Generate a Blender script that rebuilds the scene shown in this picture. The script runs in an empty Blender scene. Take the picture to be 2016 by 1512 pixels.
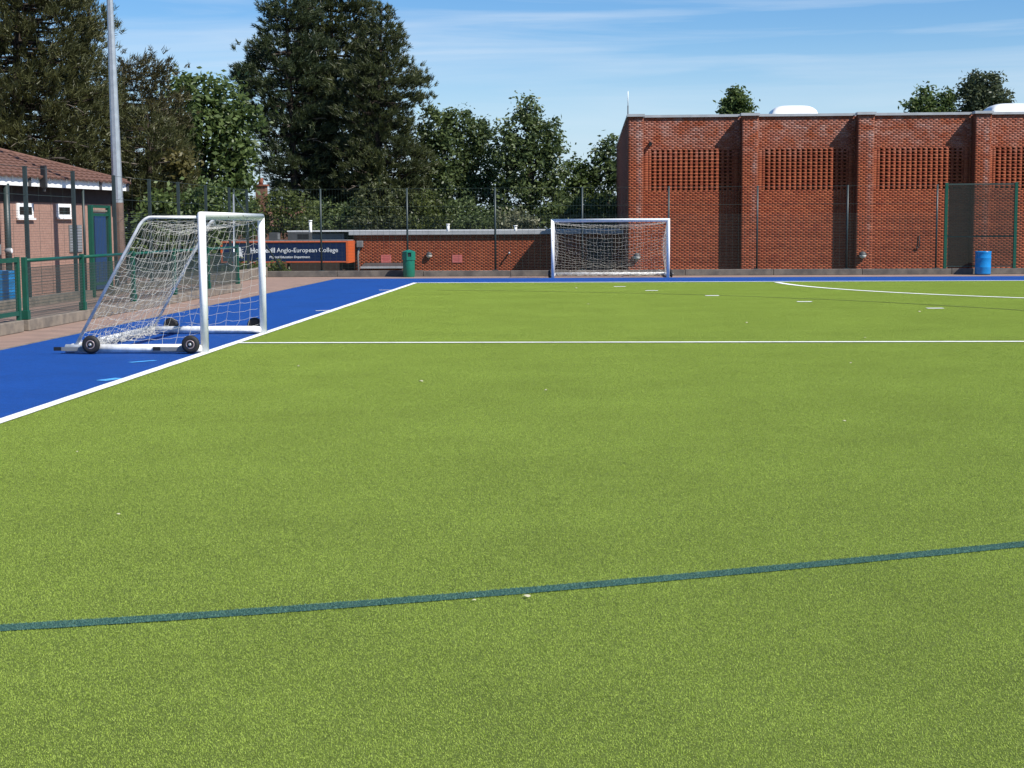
import bpy, math, random
import numpy as np
from mathutils import Vector
random.seed(7); RNG = np.random.default_rng(7)
R = math.radians
scene = bpy.context.scene
COL = scene.collection

# ------------------------------------------------------------------ camera, sky, sun, exposure
FPX, PITCH, YAW, ROLL, HCAM = 2983.06, .104157, .0506251, -.00561385, 1.66876
cy, sy = math.cos(YAW), math.sin(YAW)
FWD = Vector((-sy*math.cos(PITCH), cy*math.cos(PITCH), -math.sin(PITCH)))
RT0 = Vector((cy, sy, 0)); UP0 = RT0.cross(FWD)
RT = RT0*math.cos(ROLL) + UP0*math.sin(ROLL)
UP = UP0*math.cos(ROLL) - RT0*math.sin(ROLL)
cd = bpy.data.cameras.new('camera'); cam = bpy.data.objects.new('camera', cd); COL.objects.link(cam)
from mathutils import Matrix
m3 = Matrix((RT, UP, -FWD)).transposed()
cam.matrix_world = Matrix.Translation((0, 0, HCAM)) @ m3.to_4x4()
cd.sensor_width = 36; cd.lens = FPX/2016*36; cd.clip_end = 3000; cd.clip_start = .1
scene.camera = cam
SUN = Vector((.79, -.51, 1.0)).normalized()
ELEV = math.asin(SUN.z); AZ = math.atan2(SUN.x, SUN.y)
sd = bpy.data.lights.new('sun', 'SUN'); sun = bpy.data.objects.new('sun', sd); COL.objects.link(sun)
sd.energy = 4.9; sd.angle = R(.53); sd.color = (1, .95, .87)
sun.rotation_euler = SUN.to_track_quat('Z', 'Y').to_euler(); sun.location = (20, -20, 30)
world = bpy.data.worlds.new('World'); scene.world = world; world.use_nodes = True
scene.view_settings.view_transform = 'Standard'; scene.view_settings.look = 'None'
scene.view_settings.gamma = 1; scene.view_settings.use_curve_mapping = False
scene.view_settings.exposure = 0.40      # the photograph is exposed until white paint clips
def build_world():
    nt = world.node_tree; N = nt.nodes; L = nt.links
    bg = N['Background']; bg.inputs['Strength'].default_value = .078
    sk = N.new('ShaderNodeTexSky'); sk.sky_type = 'NISHITA'; sk.sun_disc = False
    sk.sun_elevation = ELEV; sk.sun_rotation = AZ
    sk.air_density = 1.0; sk.dust_density = .1; sk.ozone_density = 2.0; sk.altitude = 60
    tc = N.new('ShaderNodeTexCoord')
    mp = N.new('ShaderNodeMapping'); mp.inputs['Rotation'].default_value = (0, R(3), 0)
    mp.inputs['Scale'].default_value = (2.4, 2.4, 40)
    L.new(tc.outputs['Generated'], mp.inputs['Vector'])
    n1 = N.new('ShaderNodeTexNoise'); n1.inputs['Scale'].default_value = 1.35; n1.inputs['Detail'].default_value = 7
    n1.inputs['Roughness'].default_value = .55; n1.inputs['Distortion'].default_value = .6
    L.new(mp.outputs[0], n1.inputs['Vector'])
    mp2 = N.new('ShaderNodeMapping'); mp2.inputs['Scale'].default_value = (1.3, 1.3, 5); mp2.inputs['Location'].default_value = (3.1, 1.7, .4)
    L.new(tc.outputs['Generated'], mp2.inputs['Vector'])
    n2 = N.new('ShaderNodeTexNoise'); n2.inputs['Scale'].default_value = 2.2; n2.inputs['Detail'].default_value = 3
    L.new(mp2.outputs[0], n2.inputs['Vector'])
    r1 = N.new('ShaderNodeMapRange'); r1.inputs['From Min'].default_value = .44; r1.inputs['From Max'].default_value = .76
    L.new(n1.outputs['Fac'], r1.inputs['Value'])
    r2 = N.new('ShaderNodeMapRange'); r2.inputs['From Min'].default_value = .30; r2.inputs['From Max'].default_value = .62
    L.new(n2.outputs['Fac'], r2.inputs['Value'])
    mu = N.new('ShaderNodeMath'); mu.operation = 'MULTIPLY'; L.new(r1.outputs[0], mu.inputs[0]); L.new(r2.outputs[0], mu.inputs[1])
    mu2 = N.new('ShaderNodeMath'); mu2.operation = 'MULTIPLY'; mu2.inputs[1].default_value = .58; L.new(mu.outputs[0], mu2.inputs[0])
    mx = N.new('ShaderNodeMixRGB'); mx.inputs['Color2'].default_value = (8.0, 8.1, 7.6, 1)
    hs = N.new('ShaderNodeHueSaturation'); hs.inputs['Saturation'].default_value = 1.38; hs.inputs['Value'].default_value = 1.0
    L.new(sk.outputs[0], hs.inputs['Color']); L.new(mu2.outputs[0], mx.inputs['Fac'])
    sp = N.new('ShaderNodeSeparateXYZ'); L.new(tc.outputs['Generated'], sp.inputs[0])
    hz = N.new('ShaderNodeMapRange'); hz.interpolation_type = 'SMOOTHSTEP'; hz.inputs['From Min'].default_value = .13; hz.inputs['From Max'].default_value = .0
    hz.inputs['To Min'].default_value = 0; hz.inputs['To Max'].default_value = .85; L.new(sp.outputs['Z'], hz.inputs['Value'])
    hm = N.new('ShaderNodeMixRGB'); hm.inputs['Color2'].default_value = (5.6, 6.7, 7.2, 1); L.new(hz.outputs[0], hm.inputs['Fac']); L.new(hs.outputs[0], hm.inputs['Color1'])
    L.new(hm.outputs[0], mx.inputs['Color1'])
    tint = N.new('ShaderNodeMixRGB'); tint.blend_type = 'MULTIPLY'; tint.inputs['Fac'].default_value = 1; tint.inputs['Color2'].default_value = (.98, 1.07, 1.26, 1)
    L.new(mx.outputs[0], tint.inputs['Color1']); L.new(tint.outputs[0], bg.inputs['Color'])
build_world()

# ------------------------------------------------------------------ pixel helpers (a pixel gives a direction)
def ray(px, py): return FWD + RT*((px-1008)/FPX) - UP*((py-756)/FPX)
O = Vector((0, 0, HCAM))
def atY(px, py, Y): d = ray(px, py); return O + d*(Y/d.y)
def atX(px, py, X): d = ray(px, py); return O + d*(X/d.x)
def gnd(px, py, z=0): d = ray(px, py); return O + d*((z-HCAM)/d.z)

# ------------------------------------------------------------------ materials
def newmat(name):
    m = bpy.data.materials.new(name); m.use_nodes = True
    return m, m.node_tree.nodes, m.node_tree.links, m.node_tree.nodes['Principled BSDF']
KEEP = ('white', 'scuffed', 'net cord', 'rooflight', 'lettering', 'lens', 'pale', 'galvanised', 'coping')
def tone(name, *cols, k=.76):
    if any(w in name for w in KEEP): return cols
    return tuple(None if c is None else tuple(v*k for v in c) for c in cols)
def mat(name, c, rough=.6, metal=0, n=0, scale=4, c2=None, bump=0, bscale=None, spec=.5, island=0, detail=5):
    """base colour c, mottled towards c2 by noise; island = value jitter for each loose piece"""
    c, c2 = tone(name, c, c2)
    m, N, L, B = newmat(name)
    B.inputs['Roughness'].default_value = rough; B.inputs['Metallic'].default_value = metal
    B.inputs['Specular IOR Level'].default_value = spec
    tc = N.new('ShaderNodeTexCoord')
    out = None
    if n or c2:
        no = N.new('ShaderNodeTexNoise'); no.inputs['Scale'].default_value = scale; no.inputs['Detail'].default_value = detail
        L.new(tc.outputs['Object'], no.inputs['Vector'])
        mx = N.new('ShaderNodeMixRGB'); mx.inputs['Color1'].default_value = (*c, 1)
        cc = c2 if c2 else tuple(v*(1-n) for v in c)
        mx.inputs['Color2'].default_value = (*cc, 1)
        mr = N.new('ShaderNodeMapRange'); mr.inputs['From Min'].default_value = .35; mr.inputs['From Max'].default_value = .65
        L.new(no.outputs['Fac'], mr.inputs['Value']); L.new(mr.outputs[0], mx.inputs['Fac'])
        out = mx.outputs[0]
    if island:
        g = N.new('ShaderNodeNewGeometry'); mr = N.new('ShaderNodeMapRange')
        mr.inputs['To Min'].default_value = 1-island; mr.inputs['To Max'].default_value = 1+island
        L.new(g.outputs['Random Per Island'], mr.inputs['Value'])
        hs = N.new('ShaderNodeHueSaturation'); L.new(mr.outputs[0], hs.inputs['Value'])
        if out: L.new(out, hs.inputs['Color'])
        else: hs.inputs['Color'].default_value = (*c, 1)
        out = hs.outputs[0]
    if out: L.new(out, B.inputs['Base Color'])
    else: B.inputs['Base Color'].default_value = (*c, 1)
    if bump:
        nb = N.new('ShaderNodeTexNoise'); nb.inputs['Scale'].default_value = bscale or scale*6; nb.inputs['Detail'].default_value = 4
        L.new(tc.outputs['Object'], nb.inputs['Vector'])
        bp = N.new('ShaderNodeBump'); bp.inputs['Strength'].default_value = bump; bp.inputs['Distance'].default_value = .01
        L.new(nb.outputs['Fac'], bp.inputs['Height']); L.new(bp.outputs[0], B.inputs['Normal'])
    return m
def turf_mat(name, dark, mid, light, scale=95):
    dark, mid, light = tone(name, dark, mid, light)
    m, N, L, B = newmat(name)
    B.inputs['Roughness'].default_value = .75; B.inputs['Specular IOR Level'].default_value = .25
    tc = N.new('ShaderNodeTexCoord')
    n1 = N.new('ShaderNodeTexNoise'); n1.inputs['Scale'].default_value = scale; n1.inputs['Detail'].default_value = 3; n1.inputs['Roughness'].default_value = .7
    n2 = N.new('ShaderNodeTexNoise'); n2.inputs['Scale'].default_value = 1.1; n2.inputs['Detail'].default_value = 6
    n3 = N.new('ShaderNodeTexNoise'); n3.inputs['Scale'].default_value = 9; n3.inputs['Detail'].default_value = 4
    for n_ in (n1, n2, n3): L.new(tc.outputs['Object'], n_.inputs['Vector'])
    cr = N.new('ShaderNodeValToRGB'); e = cr.color_ramp.elements
    e[0].position = .32; e[0].color = (*dark, 1); e[1].position = .70; e[1].color = (*light, 1)
    k = cr.color_ramp.elements.new(.5); k.color = (*mid, 1)
    L.new(n1.outputs['Fac'], cr.inputs[0])
    ad = N.new('ShaderNodeMath'); ad.operation = 'ADD'; L.new(n2.outputs['Fac'], ad.inputs[0]); L.new(n3.outputs['Fac'], ad.inputs[1])
    mr = N.new('ShaderNodeMapRange'); mr.inputs['From Min'].default_value = .7; mr.inputs['From Max'].default_value = 1.3
    mr.inputs['To Min'].default_value = .86; mr.inputs['To Max'].default_value = 1.14
    L.new(ad.outputs[0], mr.inputs['Value'])
    hs = N.new('ShaderNodeHueSaturation'); L.new(cr.outputs[0], hs.inputs['Color']); L.new(mr.outputs[0], hs.inputs['Value'])
    L.new(hs.outputs[0], B.inputs['Base Color'])
    bp = N.new('ShaderNodeBump'); bp.inputs['Strength'].default_value = .55; bp.inputs['Distance'].default_value = .012
    L.new(n1.outputs['Fac'], bp.inputs['Height']); L.new(bp.outputs[0], B.inputs['Normal'])
    return m
def leaf_mat(name, c, c2, trans=.35):
    c, c2 = tone('leaf', c, c2, k=.88)
    m, N, L, B = newmat(name); N.remove(B)
    g = N.new('ShaderNodeNewGeometry'); mx = N.new('ShaderNodeMixRGB')
    mx.inputs['Color1'].default_value = (*c, 1); mx.inputs['Color2'].default_value = (*c2, 1)
    tc = N.new('ShaderNodeTexCoord'); no = N.new('ShaderNodeTexNoise'); no.inputs['Scale'].default_value = .9; no.inputs['Detail'].default_value = 3
    L.new(tc.outputs['Object'], no.inputs['Vector'])
    ad = N.new('ShaderNodeMath'); ad.operation = 'MULTIPLY_ADD'; ad.inputs[1].default_value = .55; L.new(g.outputs['Random Per Island'], ad.inputs[0]); L.new(no.outputs['Fac'], ad.inputs[2])
    mr = N.new('ShaderNodeMapRange'); mr.inputs['From Min'].default_value = .40; mr.inputs['From Max'].default_value = 1.15
    L.new(ad.outputs[0], mr.inputs['Value']); L.new(mr.outputs[0], mx.inputs['Fac'])
    d = N.new('ShaderNodeBsdfPrincipled'); d.inputs['Roughness'].default_value = .48; d.inputs['Specular IOR Level'].default_value = .45
    t = N.new('ShaderNodeBsdfTranslucent'); ms = N.new('ShaderNodeMixShader'); ms.inputs[0].default_value = trans
    L.new(mx.outputs[0], d.inputs['Base Color']); L.new(mx.outputs[0], t.inputs['Color'])
    L.new(d.outputs[0], ms.inputs[1]); L.new(t.outputs[0], ms.inputs[2]); L.new(ms.outputs[0], N['Material Output'].inputs['Surface'])
    return m
def brick_mat(name, obj_random=False):
    """one brick: colour by piece, pale lime bloom in patches high on the wall"""
    m, N, L, B = newmat(name); B.inputs['Roughness'].default_value = .85; B.inputs['Specular IOR Level'].default_value = .2
    g = N.new('ShaderNodeNewGeometry'); tc = N.new('ShaderNodeTexCoord')
    oi = N.new('ShaderNodeObjectInfo')
    rnd = oi.outputs['Random'] if obj_random else g.outputs['Random Per Island']
    cr = N.new('ShaderNodeValToRGB'); cr.color_ramp.elements[0].color = (.225, .054, .028, 1); cr.color_ramp.elements[1].color = (.325, .094, .044, 1)
    for p, c in ((.14, (.255, .062, .030)), (.55, (.295, .077, .035)), (.85, (.315, .087, .040))):
        e = cr.color_ramp.elements.new(p); e.color = (*c, 1)
    L.new(rnd, cr.inputs[0])
    pos = g.outputs['Position']
    sep = N.new('ShaderNodeSeparateXYZ'); L.new(pos, sep.inputs[0])
    big = N.new('ShaderNodeTexNoise'); big.inputs['Scale'].default_value = .5; big.inputs['Detail'].default_value = 6; big.inputs['Roughness'].default_value = .6
    L.new(pos, big.inputs['Vector'])
    dk = N.new('ShaderNodeMapRange'); dk.inputs['From Min'].default_value = .3; dk.inputs['From Max'].default_value = .7; dk.inputs['To Min'].default_value = .8; dk.inputs['To Max'].default_value = 1.12
    L.new(big.outputs['Fac'], dk.inputs['Value'])
    hs = N.new('ShaderNodeHueSaturation'); L.new(cr.outputs[0], hs.inputs['Color']); L.new(dk.outputs[0], hs.inputs['Value'])
    # lime bloom: higher up, patchy
    hz = N.new('ShaderNodeMapRange'); hz.inputs['From Min'].default_value = 4.3; hz.inputs['From Max'].default_value = 5.6
    L.new(sep.outputs['Z'], hz.inputs['Value'])
    bn = N.new('ShaderNodeTexNoise'); bn.inputs['Scale'].default_value = 1.6; bn.inputs['Detail'].default_value = 7; bn.inputs['Roughness'].default_value = .7
    L.new(pos, bn.inputs['Vector'])
    br = N.new('ShaderNodeMapRange'); br.inputs['From Min'].default_value = .40; br.inputs['From Max'].default_value = .66
    L.new(bn.outputs['Fac'], br.inputs['Value'])
    rp = N.new('ShaderNodeMath'); rp.operation = 'MULTIPLY_ADD'; rp.inputs[1].default_value = .55; rp.inputs[2].default_value = .30; L.new(rnd, rp.inputs[0])
    m1 = N.new('ShaderNodeMath'); m1.operation = 'MULTIPLY'; L.new(hz.outputs[0], m1.inputs[0]); L.new(br.outputs[0], m1.inputs[1])
    def mt(op, a, b=None, c=None):
        q = N.new('ShaderNodeMath'); q.operation = op
        for i_, v in enumerate((a, b, c)):
            if v is None: continue
            if isinstance(v, (int, float)): q.inputs[i_].default_value = v
            else: L.new(v, q.inputs[i_])
        return q.outputs[0]
    fx_ = mt('PINGPONG', mt('ADD', sep.outputs['X'], -2.2), 2.465)
    near = mt('MAXIMUM', mt('SUBTRACT', 1.0, mt('MULTIPLY', fx_, 6.0)), 0.0)
    inp = mt('LESS_THAN', sep.outputs['Y'], 66.6)
    zf = N.new('ShaderNodeMapRange'); zf.inputs['From Min'].default_value = .5; zf.inputs['From Max'].default_value = 4.5; zf.inputs['To Min'].default_value = .25; L.new(sep.outputs['Z'], zf.inputs['Value'])
    stk = mt('MULTIPLY', mt('MULTIPLY', mt('MULTIPLY', near, inp), zf.outputs[0]), mt('MULTIPLY', br.outputs[0], 1.5))
    sumb = mt('ADD', m1.outputs[0], stk)
    m1 = N.new('ShaderNodeMath'); m1.operation = 'MINIMUM'; m1.inputs[1].default_value = 1.0; L.new(sumb, m1.inputs[0])
    m2 = N.new('ShaderNodeMath'); m2.operation = 'MULTIPLY'; L.new(m1.outputs[0], m2.inputs[0]); L.new(rp.outputs[0], m2.inputs[1])
    mx = N.new('ShaderNodeMixRGB'); mx.inputs['Color2'].default_value = (.40, .27, .24, 1); L.new(hs.outputs[0], mx.inputs['Color1']); L.new(m2.outputs[0], mx.inputs['Fac'])
    L.new(mx.outputs[0], B.inputs['Base Color'])
    return m
def bricktex_mat(name, c1, c2, mo, rot=0):
    c1, c2, mo = tone(name, c1, c2, mo)
    m, N, L, B = newmat(name); B.inputs['Roughness'].default_value = .85; B.inputs['Specular IOR Level'].default_value = .2
    g = N.new('ShaderNodeNewGeometry'); sp = N.new('ShaderNodeSeparateXYZ'); mp = N.new('ShaderNodeCombineXYZ'); L.new(g.outputs['Position'], sp.inputs[0])
    L.new(sp.outputs[rot], mp.inputs[0]); L.new(sp.outputs[2], mp.inputs[1])
    b = N.new('ShaderNodeTexBrick'); b.inputs['Scale'].default_value = 1; b.inputs['Brick Width'].default_value = .225; b.inputs['Row Height'].default_value = .075
    b.inputs['Mortar Size'].default_value = .006; b.inputs['Color1'].default_value = (*c1, 1); b.inputs['Color2'].default_value = (*c2, 1); b.inputs['Mortar'].default_value = (*mo, 1)
    L.new(mp.outputs[0], b.inputs['Vector']); L.new(b.outputs[0], B.inputs['Base Color'])
    bp = N.new('ShaderNodeBump'); bp.invert = True; bp.inputs['Distance'].default_value = .008; L.new(b.outputs['Fac'], bp.inputs['Height']); L.new(bp.outputs[0], B.inputs['Normal'])
    return m
M = {}
M['turf'] = turf_mat('green turf', (.080, .118, .014), (.130, .178, .026), (.20, .26, .055))
M['fibre'] = None
M['blue'] = turf_mat('blue turf', (.003, .036, .19), (.005, .074, .345), (.020, .125, .48))
M['white_line'] = turf_mat('white line turf', (.66, .68, .62), (.83, .84, .80), (.90, .90, .88))
M['teal'] = turf_mat('teal line turf', (.010, .050, .045), (.030, .105, .095), (.10, .20, .18))
M['dim_line'] = turf_mat('faint line turf', (.06, .09, .012), (.14, .18, .035), (.26, .30, .09))
M['sky_line'] = turf_mat('light blue line turf', (.06, .34, .80), (.10, .46, .95), (.22, .60, 1.0))
M['tarmac'] = mat('pink tarmac', (.40, .265, .205), .95, c2=(.31, .21, .165), scale=2.2, bump=.5, bscale=160)
M['ground'] = mat('rough grass', (.07, .085, .03), .95, c2=(.045, .06, .02), scale=1.5, bump=.5, bscale=8)
M['concrete'] = mat('kerb concrete', (.30, .25, .195), .9, c2=(.17, .145, .12), scale=5, bump=.5, bscale=60, detail=8)
M['dark_concrete'] = mat('weathered kerb concrete', (.215, .19, .16), .9, c2=(.115, .105, .095), scale=3.5, bump=.5, bscale=60, detail=8)
M['mortar'] = mat('mortar', (.46, .205, .115), .95, n=.25, scale=6)
M['brick'] = brick_mat('brick'); M['brick_single'] = brick_mat('lattice brick', True)
M['brickside'] = bricktex_mat('brick side', (.29, .085, .045), (.21, .06, .035), (.33, .19, .12), 1)
M['brickfront'] = bricktex_mat('brick plinth', (.29, .085, .045), (.21, .06, .035), (.33, .19, .12), 0)
M['coping'] = mat('grey coping', (.42, .44, .46), .45, n=.15, scale=3)
M['pale_trim'] = mat('pale roof trim', (.62, .64, .65), .45, n=.1, scale=3)
M['white'] = mat('white painted metal', (.88, .89, .88), .45, n=.06, scale=9, bump=.03, bscale=30)
M['scuffed'] = mat('scuffed white metal', (.86, .86, .84), .5, c2=(.58, .58, .55), scale=11)
M['galv'] = mat('galvanised steel', (.47, .50, .52), .42, metal=.55, c2=(.38, .41, .43), scale=7)
M['net'] = mat('net cord', (.66, .64, .57), .8, n=.2, scale=20)
M['rubber'] = mat('tyre rubber', (.018, .017, .017), .7, n=.3, scale=30)
M['rim'] = mat('wheel rim', (.46, .36, .36), .4, metal=.3, n=.2, scale=30)
M['fence_green'] = mat('green powder coat', (.008, .105, .062), .35, n=.15, scale=6)
M['bin_green'] = mat('green bin plastic', (.010, .205, .135), .38, n=.12, scale=8)
M['fence_grey'] = mat('grey green post', (.034, .056, .056), .45, n=.2, scale=6)
M['wire'] = mat('fence wire', (.045, .075, .065), .5)
M['screen'] = mat('dark screen mesh', (.018, .034, .026), .7)
M['barrel'] = mat('blue barrel plastic', (.008, .29, .74), .32, n=.15, scale=6)
M['black'] = mat('black plastic', (.015, .015, .016), .5, n=.1, scale=10)
M['dark_grey'] = mat('dark grey metal', (.085, .088, .092), .55, n=.2, scale=4)
M['mid_grey'] = mat('mid grey metal', (.24, .25, .255), .6, n=.15, scale=4)
M['glass'] = mat('dark glass', (.018, .028, .028), .12, n=.2, scale=3)
M['sign_blue'] = mat('navy sign', (.006, .020, .085), .35, n=.08, scale=3)
M['sign_orange'] = mat('orange frame', (.85, .155, .035), .45, n=.08, scale=5)
M['sign_dark_orange'] = mat('dark orange frame', (.60, .125, .045), .5, n=.1, scale=5)  # rails in a darker orange than the end panels
M['lettering'] = mat('white lettering', (.80, .82, .84), .5)
M['red_sign'] = mat('faded red sign', (.72, .20, .18), .6, n=.12, scale=9)
M['sign_print'] = mat('faint print', (.52, .10, .10), .7)
M['lens'] = mat('lamp lens', (.72, .70, .64), .3)
M['render'] = mat('pebble dash panel', (.46, .275, .215), .95, c2=(.37, .215, .165), scale=16, bump=.7, bscale=110, detail=8)
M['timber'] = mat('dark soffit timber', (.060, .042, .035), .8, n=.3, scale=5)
M['tile'] = mat('roof tile', (.215, .105, .070), .85, c2=(.15, .075, .055), scale=6, bump=.3, bscale=50, island=.0)
M['door_blue'] = mat('blue door paint', (.014, .062, .18), .45, n=.12, scale=4)
M['brown'] = mat('brown band', (.21, .135, .10), .6, n=.25, scale=6)
M['bark'] = mat('bark', (.085, .062, .045), .95, n=.4, scale=9, bump=.6, bscale=30)
M['pale_bark'] = mat('bare branch', (.24, .20, .16), .95, n=.3, scale=9)
M['dome'] = mat('white rooflight', (.82, .83, .82), .3, n=.05, scale=3)
M['terracotta'] = mat('chimney pot', (.36, .125, .070), .8, n=.2, scale=8)
M['house_brick'] = bricktex_mat('old house brick', (.27, .12, .075), (.20, .085, .055), (.33, .26, .2), 0)
M['pine'] = leaf_mat('pine needles', (0.026, 0.04, 0.013), (0.108, 0.124, 0.04), 0.22)
M['pine_blue'] = leaf_mat('dark pine needles', (0.021, 0.038, 0.016), (0.09, 0.115, 0.042), 0.22)
M['olive'] = leaf_mat('olive conifer', (0.034, 0.044, 0.014), (0.135, 0.138, 0.046), 0.24)
M['brownish'] = leaf_mat('brownish conifer', (0.04, 0.04, 0.016), (0.138, 0.122, 0.046), 0.24)
M['leaf'] = leaf_mat('green leaves', (0.052, 0.092, 0.025), (0.185, 0.25, 0.075), 0.38)
M['leaf_dark'] = leaf_mat('dark leaves', (0.046, 0.08, 0.028), (0.17, 0.222, 0.075), 0.36)
M['leaf_yellow'] = leaf_mat('yellow green leaves', (0.048, 0.072, 0.016), (0.15, 0.182, 0.044), 0.35)
M['leaf_grey'] = leaf_mat('grey green leaves', (0.055, 0.08, 0.04), (0.15, 0.178, 0.092), 0.3)
M['blossom'] = leaf_mat('pale blossom', (0.075, 0.1, 0.04), (0.33, 0.33, 0.21), 0.3)
M['gold'] = leaf_mat('golden leaves', (0.08, 0.078, 0.02), (0.21, 0.18, 0.06), 0.35)

# ------------------------------------------------------------------ mesh helpers
def link(o, parent=None):
    COL.objects.link(o)
    if parent is not None: o.parent = parent
    return o
def tag(o, label=None, cat=None, group=None, kind=None):
    for k, v in (('label', label), ('category', cat), ('group', group), ('kind', kind)):
        if v: o[k] = v
    return o
def empty(name, loc, label, cat, group=None, rz=0):
    o = bpy.data.objects.new(name, None); o.location = loc; o.rotation_euler[2] = rz; o.empty_display_size = .2
    COL.objects.link(o); return tag(o, label, cat, group)
def np_mesh(name, V, F, m, smooth=False):
    V = np.asarray(V, np.float32); F = np.asarray(F, np.int32); k = F.shape[1]
    me = bpy.data.meshes.new(name); me.vertices.add(len(V)); me.vertices.foreach_set('co', V.ravel())
    me.loops.add(F.size); me.loops.foreach_set('vertex_index', F.ravel())
    me.polygons.add(len(F)); me.polygons.foreach_set('loop_start', np.arange(len(F), dtype=np.int32)*k)
    if smooth: me.polygons.foreach_set('use_smooth', np.ones(len(F), bool))
    me.materials.append(m); me.update(calc_edges=True); me.validate(); return me
class MB:
    def __init__(s): s.v = []; s.f = []; s.smooth = []
    def box(s, a, b, bev=0):
        x0, y0, z0 = a; x1, y1, z1 = b; i = len(s.v)
        s.v += [(x0,y0,z0),(x1,y0,z0),(x1,y1,z0),(x0,y1,z0),(x0,y0,z1),(x1,y0,z1),(x1,y1,z1),(x0,y1,z1)]
        for q in ((0,3,2,1),(4,5,6,7),(0,1,5,4),(1,2,6,5),(2,3,7,6),(3,0,4,7)): s.f.append(tuple(i+j for j in q)); s.smooth.append(False)
        return s
    def quad(s, *p):
        i = len(s.v); s.v += [tuple(q) for q in p]; s.f.append(tuple(range(i, i+len(p)))); s.smooth.append(False); return s
    def sweep(s, pts, r, n=12, n0=None, n1=None, cap=True, rot=0, smooth=True):
        """tube through pts; n0/n1 = plane normals for mitred ends; r number or list"""
        pts = [Vector(p) for p in pts]; K = len(pts); rr = r if isinstance(r, (list, tuple)) else [r]*K
        dirs = [(pts[i+1]-pts[i]).normalized() for i in range(K-1)]
        ref = Vector((0,0,1)) if abs(dirs[0].z) < .9 else Vector((0,1,0))
        base = len(s.v); u = None
        for i in range(K):
            d = dirs[i] if i < K-1 else dirs[-1]
            if 0 < i < K-1: nn = (dirs[i-1]+dirs[i]).normalized(); d = dirs[i]
            elif i == 0: nn = Vector(n0) if n0 else d
            else: nn = Vector(n1) if n1 else d
            if u is None: u = ref.cross(d).normalized()
            else: u = (u - d*u.dot(d)).normalized()
            w = d.cross(u)
            for k in range(n):
                a = 2*math.pi*(k+rot)/n; o = (u*math.cos(a)+w*math.sin(a))*rr[i]
                t = -o.dot(nn)/d.dot(nn); s.v.append(tuple(pts[i]+o+d*t))
        for i in range(K-1):
            for k in range(n):
                a = base+i*n+k; b = base+i*n+(k+1) % n; s.f.append((a, b, b+n, a+n)); s.smooth.append(smooth)
        if cap:
            s.f.append(tuple(base+k for k in reversed(range(n)))); s.f.append(tuple(base+(K-1)*n+k for k in range(n))); s.smooth += [False, False]
        return s
    def lathe(s, prof, n=24, c=(0,0,0), axis='z', smooth=True):
        base = len(s.v); K = len(prof)
        for (r, h) in prof:
            for k in range(n):
                a = 2*math.pi*k/n; x, y = r*math.cos(a), r*math.sin(a)
                p = (x, y, h) if axis == 'z' else ((x, h, y) if axis == 'y' else (h, x, y))
                s.v.append((p[0]+c[0], p[1]+c[1], p[2]+c[2]))
        for i in range(K-1):
            for k in range(n):
                a = base+i*n+k; b = base+i*n+(k+1) % n; s.f.append((a, b, b+n, a+n)); s.smooth.append(smooth)
        s.f.append(tuple(base+k for k in reversed(range(n)))); s.f.append(tuple(base+(K-1)*n+k for k in range(n))); s.smooth += [False, False]
        return s
    def mesh(s, name, m):
        me = bpy.data.meshes.new(name); me.from_pydata(s.v, [], s.f); me.polygons.foreach_set('use_smooth', s.smooth)
        me.materials.append(m); me.update(); return me
    def build(s, name, m, parent=None, loc=None, kind=None):
        o = bpy.data.objects.new(name, s.mesh(name, m)); link(o, parent)
        if loc is not None: o.location = loc
        if kind: o['kind'] = kind
        return o
def bevel(o, w=.01, seg=2):
    b = o.modifiers.new('bevel', 'BEVEL'); b.width = w; b.segments = seg; b.limit_method = 'ANGLE'; b.angle_limit = R(40); return o
def wires(P, Q, r):
    """square prisms (open ended) from P[i] to Q[i]"""
    P = np.asarray(P, float); Q = np.asarray(Q, float); d = Q-P; d /= np.linalg.norm(d, axis=1)[:, None]+1e-9
    ref = np.where(np.abs(d[:, 2:3]) < .9, [[0., 0, 1]], [[0., 1, 0]])
    u = np.cross(ref, d); u /= np.linalg.norm(u, axis=1)[:, None]+1e-9; w = np.cross(d, u)
    r = np.broadcast_to(np.asarray(r, float), (len(P),))[:, None]
    offs = [u*r, w*r, -u*r, -w*r]
    V = np.stack([P+o for o in offs]+[Q+o for o in offs], 1).reshape(-1, 3)
    i = (np.arange(len(P))*8)[:, None]
    F = np.concatenate([i+np.array([[k, (k+1) % 4, (k+1) % 4+4, k+4]]) for k in range(4)], 0)
    return V, F
def wire_obj(name, segs, r, m, parent, kind='stuff'):
    P = [a for a, b in segs]; Q = [b for a, b in segs]; V, F = wires(P, Q, r)
    o = bpy.data.objects.new(name, np_mesh(name, V, F, m)); link(o, parent); tag(o, kind=kind); return o
def sheet(name, pts, z, m, parent=None, kind='structure'):
    mb = MB(); mb.quad(*[(p[0], p[1], z) for p in pts]); o = mb.build(name, m, parent)
    if kind: o['kind'] = kind
    return o

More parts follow.
